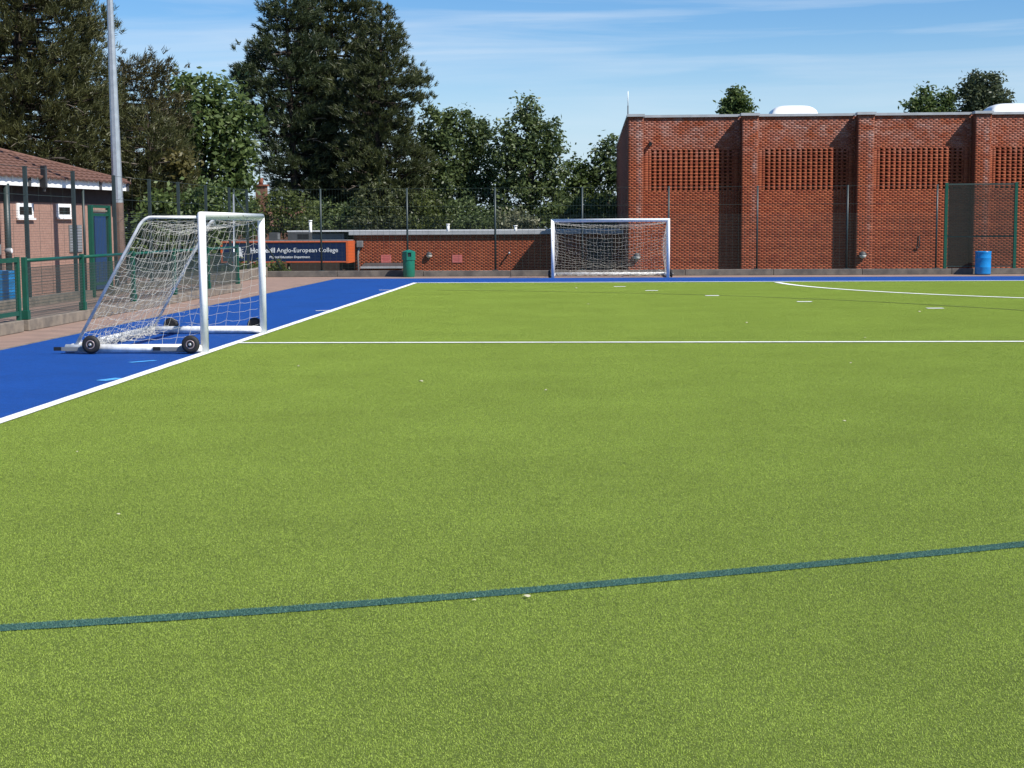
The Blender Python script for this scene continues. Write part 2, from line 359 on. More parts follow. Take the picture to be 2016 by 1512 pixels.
# ------------------------------------------------------------------ ground, terrace, pitch
XS, YB, ZLOW = -5.10, 44.46, -2.3          # side line, back line, level of the lower ground
gm = MB(); gm.quad((-900,-500,ZLOW),(900,-500,ZLOW),(900,1500,ZLOW),(-900,1500,ZLOW))
tag(gm.build('ground', M['ground']), kind='structure')
pv = MB(); pv.box((-45,-40,ZLOW+.01), (70,50.72,-.006)); paving = pv.build('pavement', M['tarmac']); tag(paving, kind='structure')
blue = sheet('run_off', [(-8.12,-30),(60,-30),(60,48.42),(-8.12,48.42)], 0, M['blue'])
strip_e = [(-8.15,-30,-8.09,48.48), (-8.09,48.42,60,48.48)]
for a_, b_, c_, d_ in strip_e: mb = MB(); mb.box((a_,b_,-.0055),(c_,d_,.004)); mb.build('edging', M['concrete'], blue)
pitch = sheet('pitch', [(XS,-30),(58,-30),(58,YB),(XS,YB)], .004, M['turf'])
def strip(name, pts, w, z, m, parent):
    mb = MB(); P = [Vector((p[0], p[1], 0)) for p in pts]; n = len(P); V = []
    for i, p in enumerate(P):
        d = (P[min(i+1, n-1)]-P[max(i-1, 0)]).normalized(); s_ = Vector((-d.y, d.x, 0))*w/2*random.uniform(.94, 1.06)
        V += [(p+s_), (p-s_)]
    for i in range(n-1): mb.quad(*[(q.x, q.y, z) for q in (V[2*i], V[2*i+1], V[2*i+3], V[2*i+2])])
    return mb.build(name, m, parent)
strip('side_line', [(XS+.02, y_) for y_ in np.linspace(-30, YB+.04, 180)], .135, .0145, M['white_line'], pitch)
strip('back_line', [(XS+.086,YB),(58,YB)], .20, .0145, M['white_line'], pitch)
strip('cross_line', [(XS+.086,YB-22.92),(58,YB-22.92)], .15, .0145, M['white_line'], pitch)
gx = 21.85                                  # hockey goal centre on the back line
circ = [(gx-1.83+14.63*math.cos(a), YB-.043+14.63*math.sin(a)) for a in np.linspace(math.pi, 1.5*math.pi, 40)]
strip('circle_line', circ[1:], .19, .0145, M['white_line'], pitch)
for px, py, w in ((1220,565,8),(1283,573,12),(1402,583,17),(1584,595,23),(1841,608,29)):
    a, b = gnd(px-w/2, py), gnd(px+w/2, py); mid = (a+b)/2
    strip('dash_mark', [(mid.x-.16, mid.y), (mid.x+.16, mid.y)], .22, .0145, M['white_line'], pitch)
def through(pix, steps=8):
    """smooth curve on the ground through picture points"""
    P = [gnd(*p) for p in pix]; P = [P[0]*2-P[1]]+P+[P[-1]*2-P[-2]]; out = []
    for i in range(1, len(P)-2):
        for t in np.linspace(0, 1, steps, endpoint=False):
            a, b, c, d = P[i-1], P[i], P[i+1], P[i+2]
            out.append(.5*((2*b)+(c-a)*t+(2*a-5*b+4*c-d)*t*t+(3*b-a-3*c+d)*t**3))
    return [(p.x, p.y) for p in out+[P[-2]]]
strip('teal_line', through([(-400,1263),(0,1240),(500,1207.5),(1008,1168),(1500,1124),(2016,1074),(2400,1033)]), .112, .0085, M['teal'], pitch)
tl = through([(-400,1263),(0,1240),(500,1207.5),(1008,1168),(1500,1124),(2016,1074),(2400,1033)])
TEAL = []
for (xa, ya), (xb, yb__) in zip(tl[:-1], tl[1:]):
    ln_ = math.hypot(xb-xa, yb__-ya); k = int(ln_*.118*34000); tt = RNG.uniform(0, 1, k); w_ = RNG.uniform(-.059, .059, k)
    TEAL.append(np.stack([xa+(xb-xa)*tt-(yb__-ya)/ln_*w_, ya+(yb__-ya)*tt+(xb-xa)/ln_*w_, np.full(k, .0086)], 1))
strip('faint_line', through([(860,572),(1100,575),(1400,582),(1700,594),(2016,612),(2300,631)]), .085, .0135, M['dim_line'], pitch)
for a, b, m_, w in (((198,750),(237,745),'sky_line',.15), ((256,714),(306,710),'sky_line',.10), ((622,612),(655,611),'white_line',.10), ((746,571.3),(770,571),'white_line',.12)):
    p, q = gnd(*a), gnd(*b); strip('tick_mark', [(p.x, p.y), (q.x, q.y)], w, .0045, M[m_], blue)

# turf fibres: one patch, laid edge to edge over the pitch
def fibre_mat(name, c, c2):
    c, c2 = tone(name, c, c2)
    m, N, L, B = newmat(name); N.remove(B)
    g = N.new('ShaderNodeNewGeometry'); mx = N.new('ShaderNodeMixRGB'); mx.inputs['Color1'].default_value = (*c, 1); mx.inputs['Color2'].default_value = (*c2, 1)
    L.new(g.outputs['Random Per Island'], mx.inputs['Fac'])
    no = N.new('ShaderNodeTexNoise'); no.inputs['Scale'].default_value = .55; no.inputs['Detail'].default_value = 7; no.inputs['Roughness'].default_value = .65
    L.new(g.outputs['Position'], no.inputs['Vector'])
    mr = N.new('ShaderNodeMapRange'); mr.inputs['From Min'].default_value = .3; mr.inputs['From Max'].default_value = .7; mr.inputs['To Min'].default_value = .91; mr.inputs['To Max'].default_value = 1.08
    L.new(no.outputs['Fac'], mr.inputs['Value'])
    hs = N.new('ShaderNodeHueSaturation'); L.new(mx.outputs[0], hs.inputs['Color']); L.new(mr.outputs[0], hs.inputs['Value'])
    d = N.new('ShaderNodeBsdfDiffuse'); t = N.new('ShaderNodeBsdfTranslucent'); ms = N.new('ShaderNodeMixShader'); ms.inputs[0].default_value = .3
    L.new(hs.outputs[0], d.inputs['Color']); L.new(hs.outputs[0], t.inputs['Color']); L.new(d.outputs[0], ms.inputs[1]); L.new(t.outputs[0], ms.inputs[2])
    L.new(ms.outputs[0], N['Material Output'].inputs['Surface']); return m
def fibres(P, ln=.0066, wd=.0021):
    n = len(P); a = RNG.uniform(0, 2*np.pi, n); t = RNG.uniform(.45, 1.25, n); L_ = ln*RNG.uniform(.7, 1.3, n)
    d = np.stack([np.cos(a)*np.sin(t), np.sin(a)*np.sin(t), np.cos(t)], 1)*L_[:, None]
    b = a+RNG.uniform(.8, 2.3, n); s_ = np.stack([np.cos(b), np.sin(b), np.zeros(n)], 1)*(wd*.5*RNG.uniform(.7, 1.4, n))[:, None]
    V = np.stack([P-s_, P+s_, P+d], 1).reshape(-1, 3); return V, np.arange(n*3).reshape(-1, 3)
M['fibre'] = fibre_mat('green fibre', (.300, .425, .056), (.635, .795, .180))
V, F = fibres(np.concatenate(TEAL), .007, .0027)
o = bpy.data.objects.new('teal_fibres', np_mesh('teal_fibres', V, F, fibre_mat('teal fibre', (.060, .165, .125), (.24, .44, .34)))); link(o, pitch); o['kind'] = 'stuff'
PS = 4.0; nf = int(PS*PS*44000)
V, F = fibres(np.stack([RNG.uniform(-PS/2, PS/2, nf), RNG.uniform(-PS/2, PS/2, nf), np.zeros(nf)], 1))
fme = np_mesh('turf_fibres', V, F, M['fibre'])
for j in range(11):
    yc = YB-.06-PS*(j+.5)
    for i in range(12):
        xc = XS+.07+PS*(i+.5)
        if xc-PS/2 > .29*(yc+PS/2)+2.2 or (xc+PS/2 < -.40*(yc+PS/2)-1.5): continue
        o = bpy.data.objects.new('turf_fibres', fme); link(o, pitch); o.location = (xc, yc, .0045); o.rotation_euler[2] = math.pi/2*random.randrange(4); o['kind'] = 'stuff'

# ------------------------------------------------------------------ kerbs
def kerb_run(name, p0, p1, width, h, m, blk=2.9, gap=.012, skip=()):
    p0, p1 = Vector((*p0, 0)), Vector((*p1, 0)); d = (p1-p0).normalized(); s_ = Vector((-d.y, d.x, 0))*width/2; Ln = (p1-p0).length
    root = bpy.data.objects.new(name, None); COL.objects.link(root); root['kind'] = 'structure'
    t = 0
    while t < Ln-.05:
        e = min(t+blk, Ln)
        if not any(a < (t+e)/2 < b for a, b in skip):
            mb = MB(); hh = h+random.uniform(-.006, .006)
            a, b = p0+d*(t+gap/2), p0+d*(e-gap/2)
            c = [(a-s_), (b-s_), (b+s_), (a+s_)]
            i = len(mb.v); mb.v += [(q.x,q.y,-.004) for q in c]+[(q.x,q.y,hh) for q in c]
            for q in ((0,3,2,1),(4,5,6,7),(0,1,5,4),(1,2,6,5),(2,3,7,6),(3,0,4,7)): mb.f.append(q); mb.smooth.append(False)
            bevel(mb.build('concrete_block', m, root), .012)
        t = e
    return root
kerb_run('far_kerb', (-20, 50.55), (34, 50.55), .2, .19, M['dark_concrete'])
kerb_run('side_kerb', (-9.27, 24.35), (-9.27, 39.75), .24, .18, M['concrete'], 3.1)
kerb_run('side_kerb', (-9.27, 14.0), (-9.27, 24.15), .24, .18, M['concrete'], 3.4)
kerb_run('rear_kerb', (-10.86, 20.0), (-10.86, 50.4), .26, .33, M['concrete'], 1.55, skip=((13.0, 14.4),))

mb = MB(); mb.box((-10.725, 14.0, -.003), (-9.392, 39.72, .165)); tag(mb.build('raised_path', M['tarmac']), kind='structure')

# ------------------------------------------------------------------ sports hall
PF, BF, SB = 66.3, 66.9, 94.0               # pilaster plane, bay plane, back wall
k_ = 66.3/66
PIL = [(1.72*k_, 2.37*k_), (6.58*k_, 7.27*k_), (11.49*k_, 12.18*k_), (16.43*k_, 17.09*k_), (21.32*k_, 21.99*k_), (26.2*k_, 26.9*k_)]
ZT, ZB0 = 6.30, -.90
hall = empty('sports_hall', (14, 70, ZLOW), 'tall red brick sports hall with pilasters and perforated brick panels', 'building')
def hp(o): o.parent = hall; o.matrix_parent_inverse = Matrix.Translation((-14, -70, -ZLOW)); return o
XL, XR = PIL[0][0], PIL[-1][1]
core = MB()
core.quad((XL,PF+.14,ZLOW),(XL,SB,ZLOW),(XL,SB,ZT+.05),(XL,PF+.14,ZT+.05))
core.quad((XR,PF+.14,ZLOW),(XR,PF+.14,ZT+.05),(XR,SB,ZT+.05),(XR,SB,ZLOW))
core.quad((XL,SB,ZLOW),(XR,SB,ZLOW),(XR,SB,ZT+.05),(XL,SB,ZT+.05))
hp(core.build('side_wall', M['brickside']))
rf = MB(); rf.quad((XL+.1,BF+.2,ZT-.05),(XR-.1,BF+.2,ZT-.05),(XR-.1,SB-.1,ZT-.05),(XL+.1,SB-.1,ZT-.05)); hp(rf.build('flat_roof', M['dark_grey']))
bricks = []                                 # x0, x1, z0, z1, face y, depth
def lay(x0, x1, y, z0, z1, lat=None, hole=None):
    """stretcher courses between x0 and x1; lat = (x0, x1, z0, z1) of the perforated panel"""
    nrow = int(round((z1-z0)/.075))
    for j in range(nrow):
        za = z0+j*.075; zc = za+.0375
        in_l = lat and lat[2] < zc < lat[3]
        if in_l:
            jj = int((zc-lat[2])/.075)
            xa = lat[0]; row(x0, xa, y, za, j, 0)
            n = int(round((lat[1]-lat[0])/.225))
            if jj % 2 == 0:
                for q in range(n): hole((lat[0]+q*.225+.118, lat[0]+(q+1)*.225+.002, za-.001, za+.0840, y))
            else:
                for q in range(n): bricks.append((lat[0]+q*.225+.001, lat[0]+(q+1)*.225-.001, za+.0100, za+.0735, y, .10))
            row(lat[1], x1, y, za, j, 0)
        else: row(x0, x1, y, za, j, 1)
def row(x0, x1, y, za, j, stag):
    x = x0-(.1125 if j % 2 and stag else 0)
    while x < x1-.02:
        a, b = max(x, x0)+.0035, min(x+.225, x1)-.0035
        if b-a > .03: bricks.append((a, b, za, za+.067, y, .010))
        x += .225
single = []
back = MB(); voidb = MB()
for i, (a, b) in enumerate(PIL):
    lay(a, b, PF, ZB0, ZT)
    back.quad((a,PF+.0035,ZLOW),(b,PF+.0035,ZLOW),(b,PF+.0035,ZT),(a,PF+.0035,ZT))
    ps = MB()
    for x in ([a, b] if i else [b]): ps.quad((x,PF+.010,ZLOW),(x,BF+.008,ZLOW),(x,BF+.008,ZT),(x,PF+.010,ZT))
    if not i: ps.quad((a,PF+.010,ZLOW),(a,PF+.14,ZLOW),(a,PF+.14,ZT),(a,PF+.010,ZT))
    hp(ps.build('pilaster_side', M['brickside']))
    if i == len(PIL)-1: break
    x0, x1 = b, PIL[i+1][0]
    n = int((x1-.22-(x0+.40))/.225)
    lat = (x0+.36, x0+.36+n*.225, 3.15, 3.15+23*.075)
    dst = (lambda h: single.append(h)) if i == 0 else (lambda h: bricks.append((h[0], h[1], h[2], h[3]-.002, h[4], .10)))
    lay(x0, x1, BF, ZB0, ZT, lat, dst)
    yb = BF+.0035
    for (p, q, r_, s_) in ((x0,x1,ZLOW,lat[2]-.005),(x0,x1,lat[3],ZT),(x0,lat[0],lat[2]-.005,lat[3]),(lat[1],x1,lat[2]-.005,lat[3])):
        back.quad((p,yb,r_),(q,yb,r_),(q,yb,s_),(p,yb,s_))
    yv = BF+.16; l0, l1, l2, l3 = lat; l2 -= .005
    voidb.quad((l0,yv,l2),(l1,yv,l2),(l1,yv,l3),(l0,yv,l3))
    for q in (((l0,yb,l2),(l0,yv,l2),(l0,yv,l3),(l0,yb,l3)),((l1,yb,l2),(l1,yb,l3),(l1,yv,l3),(l1,yv,l2)),((l0,yb,l3),(l0,yv,l3),(l1,yv,l3),(l1,yb,l3)),((l0,yb,l2),(l1,yb,l2),(l1,yv,l2),(l0,yv,l2))): voidb.quad(*q)
hp(back.build('mortar_bed', M['mortar'])); hp(voidb.build('panel_backing', M['brickside']))
def brick_mesh(name, B_, m):
    B_ = np.array(B_); n = len(B_); y = B_[:, 4]+RNG.uniform(-.0012, .0012, n); yb = y+B_[:, 5]
    x0, x1, z0, z1 = B_[:, 0], B_[:, 1], B_[:, 2], B_[:, 3]
    V = np.stack([np.stack(c, 1) for c in ((x0,y,z0),(x1,y,z0),(x1,y,z1),(x0,y,z1),(x0,yb,z0),(x1,yb,z0),(x1,yb,z1),(x0,yb,z1))], 1).reshape(-1, 3)
    i = (np.arange(n)*8)[:, None]
    F = np.concatenate([i+np.array([q]) for q in ((0,1,2,3),(1,5,6,2),(4,0,3,7),(3,2,6,7),(4,5,1,0))], 0)
    return np_mesh(name, V, F, m)
o = bpy.data.objects.new('brickwork', brick_mesh('brickwork', bricks, M['brick'])); COL.objects.link(o); tag(o, kind='stuff'); hp(o)
bw = single[0][1]-single[0][0]
sb = MB(); sb.box((-bw/2,0,0),(bw/2,.10,.0850)); sbm = sb.mesh('brick', M['brick_single'])
for s_ in single:
    o = bpy.data.objects.new('brick', sbm); COL.objects.link(o); o.location = ((s_[0]+s_[1])/2, s_[4]+random.uniform(-.002, .002), s_[2]); hp(o)
    o.matrix_parent_inverse = Matrix.Translation((-14, -70, -ZLOW))
for i, (a, b) in enumerate(PIL):
    mb = MB(); mb.box((a-.06, PF-.09, ZT+.002), (b+.05, BF-.12, ZT+.115)); hp(mb.build('pilaster_cap', M['coping']))
    if i < len(PIL)-1:
        mb = MB(); mb.box((b+.052, BF-.085, ZT+.001), (PIL[i+1][0]-.062, BF+.22, ZT+.11)); hp(mb.build('coping', M['coping']))
mb = MB(); mb.box((XL-.06, BF-.118, ZT+.052), (XL+.2, SB+.05, ZT+.112)); hp(mb.build('side_coping', M['pale_trim']))
def hatom(name, mb, m): return hp(mb.build(name, m))
for px, py, tilt in ((1280,283,0),):
    p = atY(px, py, BF); mb = MB(); mb.sweep([(p.x,BF+.02,p.z),(p.x,BF-.26,p.z-.03)], .08, 12); hatom('overflow_pipe', mb, M['black'])
mb = MB(); p = atY(1810,463,BF); mb.sweep([(p.x,BF-.04,p.z),(p.x,BF-.05,p.z-.42),(p.x-.03,BF-.06,p.z-.55),(p.x-.10,BF-.06,p.z-.57),(p.x-.15,BF-.06,p.z-.48)], .02, 8); hatom('hose_hook', mb, M['black'])
# rooflights and mast on the roof
for (xa, xb, ya, yb_) in ((8.2, 10.45, 69.6, 72), (17.95, 20.3, 69.6, 72)):
    t = empty('rooflight', ((xa+xb)/2, (ya+yb_)/2, ZT-.05), 'white domed rooflight above the '+('second' if xa < 10 else 'fourth')+' bay of the brick hall', 'rooflight')
    mb = MB(); w, d = (xb-xa)/2, (yb_-ya)/2; mb.box((-w,-d,0),(w,d,.22)); mb.build('upstand', M['pale_trim'], t)
    dm = MB(); nu, nv = 16, 16; V = []
    for j in range(nv+1):
        for i in range(nu+1):
            u, v = 2*i/nu-1, 2*j/nv-1; dm.v.append((u*w*.98, v*d*.98, .225+.56*(max(0, 1-u**4))**.5*(max(0, 1-v**4))**.5))
    for j in range(nv):
        for i in range(nu): a = j*(nu+1)+i; dm.f.append((a, a+1, a+nu+2, a+nu+1)); dm.smooth.append(True)
    dm.build('dome', M['dome'], t)
p = atY(1231, 243, 70.5)
t = empty('aerial_mast', (p.x+.12, 70.5, ZT-.05), 'thin white-tipped aerial standing at the left edge of the hall roof', 'aerial')
mb = MB(); mb.sweep([(0,0,0),(0,0,.85)], .028, 8); mb.build('pole', M['dark_grey'], t)
mb = MB(); mb.sweep([(0,0,.852),(0,0,1.5)], .018, 8); mb.build('antenna', M['white'], t)

# ------------------------------------------------------------------ low brick block with its rear roof
LY = 75.0
low = empty('changing_block', (-5, LY, ZLOW), 'low red brick flat-roofed block with grey parapet beside the tall hall', 'building')
def lp(o): o.parent = low; o.matrix_parent_inverse = Matrix.Translation((5, -LY, -ZLOW)); return o
XA, XB = -11.62, XL-.01; LT = 1.235
bricks = []; lay(XA, XB, LY, -.95, LT)
o = bpy.data.objects.new('brickwork', brick_mesh('brickwork', bricks, M['brick'])); COL.objects.link(o); tag(o, kind='stuff'); lp(o)
mb = MB(); mb.quad((XA,LY+.0035,ZLOW),(XB,LY+.0035,ZLOW),(XB,LY+.0035,LT+.03),(XA,LY+.0035,LT+.03)); lp(mb.build('mortar_bed', M['mortar']))
mb = MB(); mb.quad((XA,LY+.01,ZLOW),(XA,LY+.01,LT+.03),(XA,LY+4.9,LT+.03),(XA,LY+4.9,ZLOW)); lp(mb.build('end_wall', M['brickside']))
mb = MB(); mb.box((XA-.22, LY-.16, LT+.012), (XB, LY+.25, LT+.165)); lp(mb.build('parapet', M['coping']))
mb = MB(); mb.box((XA+.02, LY+.251, LT-.05), (XB, LY+4.9, LT+.02)); lp(mb.build('roof_deck', M['dark_grey']))
p0, p1 = atY(565, 455, 80), atY(1235, 450, 80)
rear = empty('rear_block', (-6, 81, ZLOW), 'grey clad block with a thin pale roof edge behind the low brick block', 'building')
def rp_(o): o.parent = rear; o.matrix_parent_inverse = Matrix.Translation((6, -81, -ZLOW)); return o
mb = MB(); mb.box((p0.x+.15, 83.5, ZLOW), (XL-.05, 87, 1.36)); rp_(mb.build('wall', M['dark_grey']))
mb = MB(); mb.box((p0.x+.2, 80.25, ZLOW), (p0.x+3.0, 83.4, 1.30)); rp_(mb.build('plant_room', M['mid_grey']))
zt = 1.395
mb = MB(); mb.box((p0.x, 80, zt), (XL-.06, 87.2, zt+.075)); rp_(mb.build('roof_edge', M['pale_trim']))
for i in range(9):
    xa = p0.x+3.3+i*1.55; mb = MB(); mb.box((xa, 83.44, 1.0), (xa+1.35, 83.498, 1.34)); rp_(mb.build('pane', M['glass']))
for px, y0, y1, Y, nm in ((611,434,470,77.5,'tall'),(882,441,458,76.2,'short'),(1015,444,455,76.4,'stubby')):
    a = atY(px, y0, Y); base = LT+.02 if Y < 80 and a.x > XA else .95
    mb = MB(); mb.sweep([(0,0,0),(0,0,a.z-base)], .075, 12); mb.lathe([(.10,a.z-base-.05),(.10,a.z-base+.01)], 12)
    o = mb.build('vent_pipe', M['white']); o.location = (a.x, Y, base)
    tag(o, {'tall':'tall white vent pipe rising over the canopy roof','short':'white vent pipe with a cap on the low roof above the right red notice','stubby':'short stubby white vent pipe on the low roof beside the goal'}[nm], 'vent pipe')

# sign canopy
CY = 72.0; cl, cr_ = atY(434, 474, CY).x, atY(684.5, 475, CY).x; cz0, cz1 = -.06, .985
can = empty('sign_canopy', ((cl+cr_)/2, CY, cz0), 'orange-framed entrance canopy carrying a navy college name board', 'canopy')
def cp(o): o.parent = can; o.matrix_parent_inverse = Matrix.Translation((-(cl+cr_)/2, -CY, -cz0)); return o
fw = .085
mb = MB(); mb.box((cl, CY, cz0), (cr_, CY+2.15, cz0+fw)); bevel(cp(mb.build('bottom_rail', M['sign_dark_orange'])), .03)
mb = MB(); mb.box((cl, CY, cz1-fw), (cr_, CY+2.15, cz1)); bevel(cp(mb.build('top_rail', M['sign_dark_orange'])), .03)
mb = MB(); mb.box((cr_-fw, CY+.003, cz0-.003), (cr_+.004, CY+2.147, cz1+.003)); cp(mb.build('end_panel', M['sign_orange']))
mb = MB(); mb.box((cl-.004, CY+.003, cz0+.02), (cl+fw, CY+2.147, cz1-.02)); cp(mb.build('end_panel', M['sign_orange']))
board = MB(); board.box((cl+fw, CY+.03, cz0+fw), (cr_-fw, CY+.12, cz1-fw)); board = cp(board.build('name_board', M['sign_blue']))
mb = MB(); mb.box((cl+.2, CY+.2, cz1+.002), (cr_-.05, CY+2.1, cz1+.05)); cp(mb.build('roof_sheet', M['mid_grey']))
for x in (cl+.4, (cl+cr_)/2, cr_-.5):
    mb = MB(); mb.box((x-.06, CY+.9, ZLOW+.01), (x+.06, CY+1.02, cz0)); cp(mb.build('post', M['dark_grey']))
def text(body, width, x0, zc, y, m, parent, name, bold=0, hmax=None):
    cu = bpy.data.curves.new(name, 'FONT'); cu.body = body; cu.extrude = .004; cu.offset = bold; cu.resolution_u = 3
    t = bpy.data.objects.new(name, cu); COL.objects.link(t); bpy.context.view_layer.update()
    me = bpy.data.meshes.new_from_object(t.evaluated_get(bpy.context.evaluated_depsgraph_get()))
    bpy.data.objects.remove(t)
    co = np.zeros(len(me.vertices)*3); me.vertices.foreach_get('co', co); co = co.reshape(-1, 3)
    w = co[:, 0].max()-co[:, 0].min(); s_ = width/w; mnx = co[:, 0].min()
    X = x0+(co[:, 0]-mnx)*s_; Z = zc+(co[:, 1]-.33)*s_; Y = y-.004-co[:, 2]
    me.vertices.foreach_set('co', np.stack([X, Y, Z], 1).astype(np.float32).ravel()); me.materials.clear(); me.materials.append(m); me.update()
    o = bpy.data.objects.new(name, me); COL.objects.link(o); o.parent = parent; o.matrix_parent_inverse = parent.matrix_world.inverted() if False else Matrix()
    return o
yb_ = CY+.03
def cpl(o): # lettering is a sub-part of the board
    o.parent = board; o.matrix_parent_inverse = Matrix(); return o
ax = atY(493, 492, CY).x; bx = atY(541, 492, CY).x; cx = atY(544.5, 492, CY).x; dx = atY(665, 492, CY).x; z1 = atY(580, 492.5, CY).z
cpl(text('Hockerill', bx-ax, ax, z1, yb_, M['lettering'], board, 'lettering', .018))
mx_ = atY(623.5, 492, CY).x; nx_ = atY(627.5, 492, CY).x
cpl(text('Anglo-European', mx_-cx, cx, z1, yb_, M['lettering'], board, 'lettering')); cpl(text('College', dx-nx_, nx_, z1, yb_, M['lettering'], board, 'lettering'))
ex, fx = atY(530.5, 506, CY).x, atY(610, 506, CY).x
cpl(text('Physical Education Department', fx-ex, ex, atY(570, 506, CY).z, yb_, M['lettering'], board, 'lettering', .01))
e = atY(472, 496, CY); mb = MB()            # rearing-beast crest: body, raised head, forelegs, curled tail
def blob(cx_, cz_, pts): mb.quad(*[(e.x+cx_+a, yb_-.006, e.z+cz_+b) for a, b in pts])
blob(0, 0, [(-.10,-.20),(.06,-.22),(.12,-.10),(.04,.02),(.07,.14),(.02,.24),(-.07,.22),(-.11,.08)])
blob(0, 0, [(.05,.05),(.16,.10),(.17,.14),(.06,.10)]); blob(0, 0, [(.06,-.03),(.17,-.01),(.17,.03),(.05,.02)])
blob(0, 0, [(-.10,-.16),(-.17,-.08),(-.16,.06),(-.13,.06),(-.13,-.05),(-.08,-.11)]); blob(0, 0, [(-.10,-.20),(-.14,-.27),(-.02,-.27),(0,-.21)]); blob(0, 0, [(.06,-.2),(.06,-.27),(.15,-.27),(.11,-.14)])
cpl(mb.build('crest', M['lettering']))
for px0, px1, y0, Y, lab in ((529,546,458,73.0,'small dark grey vent box on the sign canopy roof'), (566,610,457.5,73.3,'wide dark grey plant unit with open louvre on the canopy roof')):
    a, b = atY(px0, y0, Y), atY(px1, y0, Y); zb = cz1+.05
    t = empty('roof_unit', ((a.x+b.x)/2, Y, zb), lab, 'roof unit'); w = (b.x-a.x)/2; h = a.z-zb
    mb = MB(); mb.box((-w,0,0),(w,.6,h)); bevel(mb.build('casing', M['dark_grey'], t), .02)
    if w > .4:
        mb = MB(); mb.box((-.05,-.012,.06),(w-.06,-.002,h-.09)); mb.build('louvre', M['black'], t)
    else:
        mb = MB(); mb.box((w+.002,.05,.03),(w+.03,.5,h-.04)); mb.build('side_grille', M['mid_grey'], t)
# wall below and behind the canopy
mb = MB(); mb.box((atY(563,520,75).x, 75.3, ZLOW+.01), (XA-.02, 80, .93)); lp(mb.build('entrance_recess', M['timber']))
# downpipe box, handrail shelf, red notices, lamps on the low wall
p = atY(708, 481, LY-.12); t = empty('hopper_downpipe', (p.x, LY-.12, ZLOW+.01), 'grey square hopper head and pipe at the corner of the low block', 'downpipe')
mb = MB(); mb.box((-.14,-.14,p.z-ZLOW-.16),(.17,.12,p.z-ZLOW+.16)); bevel(mb.build('hopper', M['mid_grey'], t), .02)
mb = MB(); mb.sweep([(-.02,0,0),(-.1,0,p.z-ZLOW-.55),(-.02,0,p.z-ZLOW-.158)], .055, 10); mb.build('pipe', M['mid_grey'], t)
a, b = atY(712, 521, 73.6), atY(792, 521, 73.6)
t = empty('lean_to_canopy', ((a.x+b.x)/2, LY, ZLOW+.01), 'narrow grey sloping shelter roof against the low wall behind the green bin', 'shelter roof')
mb = MB(); w = (b.x-a.x)/2+.05; zt = a.z-ZLOW
mb.quad((-w,-1.45,zt-.12),(w,-1.45,zt-.12),(w,-.02,zt+.045),(-w,-.02,zt+.045)); mb.quad((-w,-1.45,zt-.18),(w,-1.45,zt-.18),(w,-1.45,zt-.12),(-w,-1.45,zt-.12)); mb.build('roof_sheet', M['dark_grey'], t)
mb = MB(); mb.box((-w,-1.49,zt-.19),(w,-1.452,zt-.10)); mb.build('gutter', M['coping'], t)
for x in (-w+.05, w-.11):
    mb = MB(); mb.box((x,-1.42,0),(x+.06,-1.36,zt-.16)); mb.build('post', M['dark_grey'], t)
for px, side in ((760,'hopper downpipe'),(900,'middle of the low brick wall')):
    p = atY(px, 510, LY-.02); t = empty('notice', (p.x, LY-.022, p.z-.17), 'faded red rectangular notice '+('near the '+side if px < 800 else 'in the '+side), 'sign')
    w, h = .25, .38; mb = MB(); mb.box((-w,0,0),(w,.014,h)); mb.build('plate', M['red_sign'], t)
    for j, (zz, ww) in enumerate(((.30,.16),(.22,.20),(.15,.17),(.09,.13))):
        mb = MB(); mb.box((-ww,-.003,zz-.012),(ww,-.001,zz+.012)); mb.build('print_row', M['sign_print'], t)
def bulkhead(px, py, Y, lab):
    p = atY(px, py, Y); t = empty('wall_lamp', (p.x, Y, p.z), lab, 'lamp', 'round bulkhead lamps on the brick walls')
    n = 20; r = .155
    mb = MB(); mb.lathe([(.10,0),(.10,-.06)], n, axis='y'); mb.build('base', M['black'], t)
    for nm, m_, s0, s1 in (('hood', M['dark_grey'], 0, math.pi), ('lens', M['lens'], math.pi, 2*math.pi)):
        mb = MB(); K = 8
        for i in range(K+1):
            ph = i/K*math.pi/2; rr = r*math.cos(ph)*(1.05 if nm == 'hood' else 1); yy = -.06-.15*math.sin(ph)
            for k in range(11): th = s0+(s1-s0)*k/10; mb.v.append((rr*math.cos(th), yy, rr*math.sin(th)))
        for i in range(K):
            for k in range(10): a_ = i*11+k; mb.f.append((a_, a_+1, a_+12, a_+11)); mb.smooth.append(True)
        mb.build(nm, m_, t)
bulkhead(845, 502, LY-.005, 'round half-hooded wall lamp between the green bin and the right red notice')
bulkhead(1254, 505, PF-.005, 'round half-hooded wall lamp seen through the far goal net')
bulkhead(1698, 502, PF-.005, 'round half-hooded wall lamp low on the third brick pilaster')
p = atY(1003, 497, LY); mb = MB(); mb.sweep([(0,.02,0),(0,-.22,-.01),(0,-.30,-.06)], .04, 10)
o = mb.build('spout', M['coping']); o.location = (p.x, LY-.01, p.z); tag(o, 'short grey water spout sticking out of the low brick wall', 'spout')
# door in the shade at the junction with the hall
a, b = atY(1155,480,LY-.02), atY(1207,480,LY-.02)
mb = MB(); mb.box((a.x, LY-.035, ZLOW+.01), (b.x, LY-.012, atY(1180,470,LY).z)); lp(mb.build('door', M['timber']))

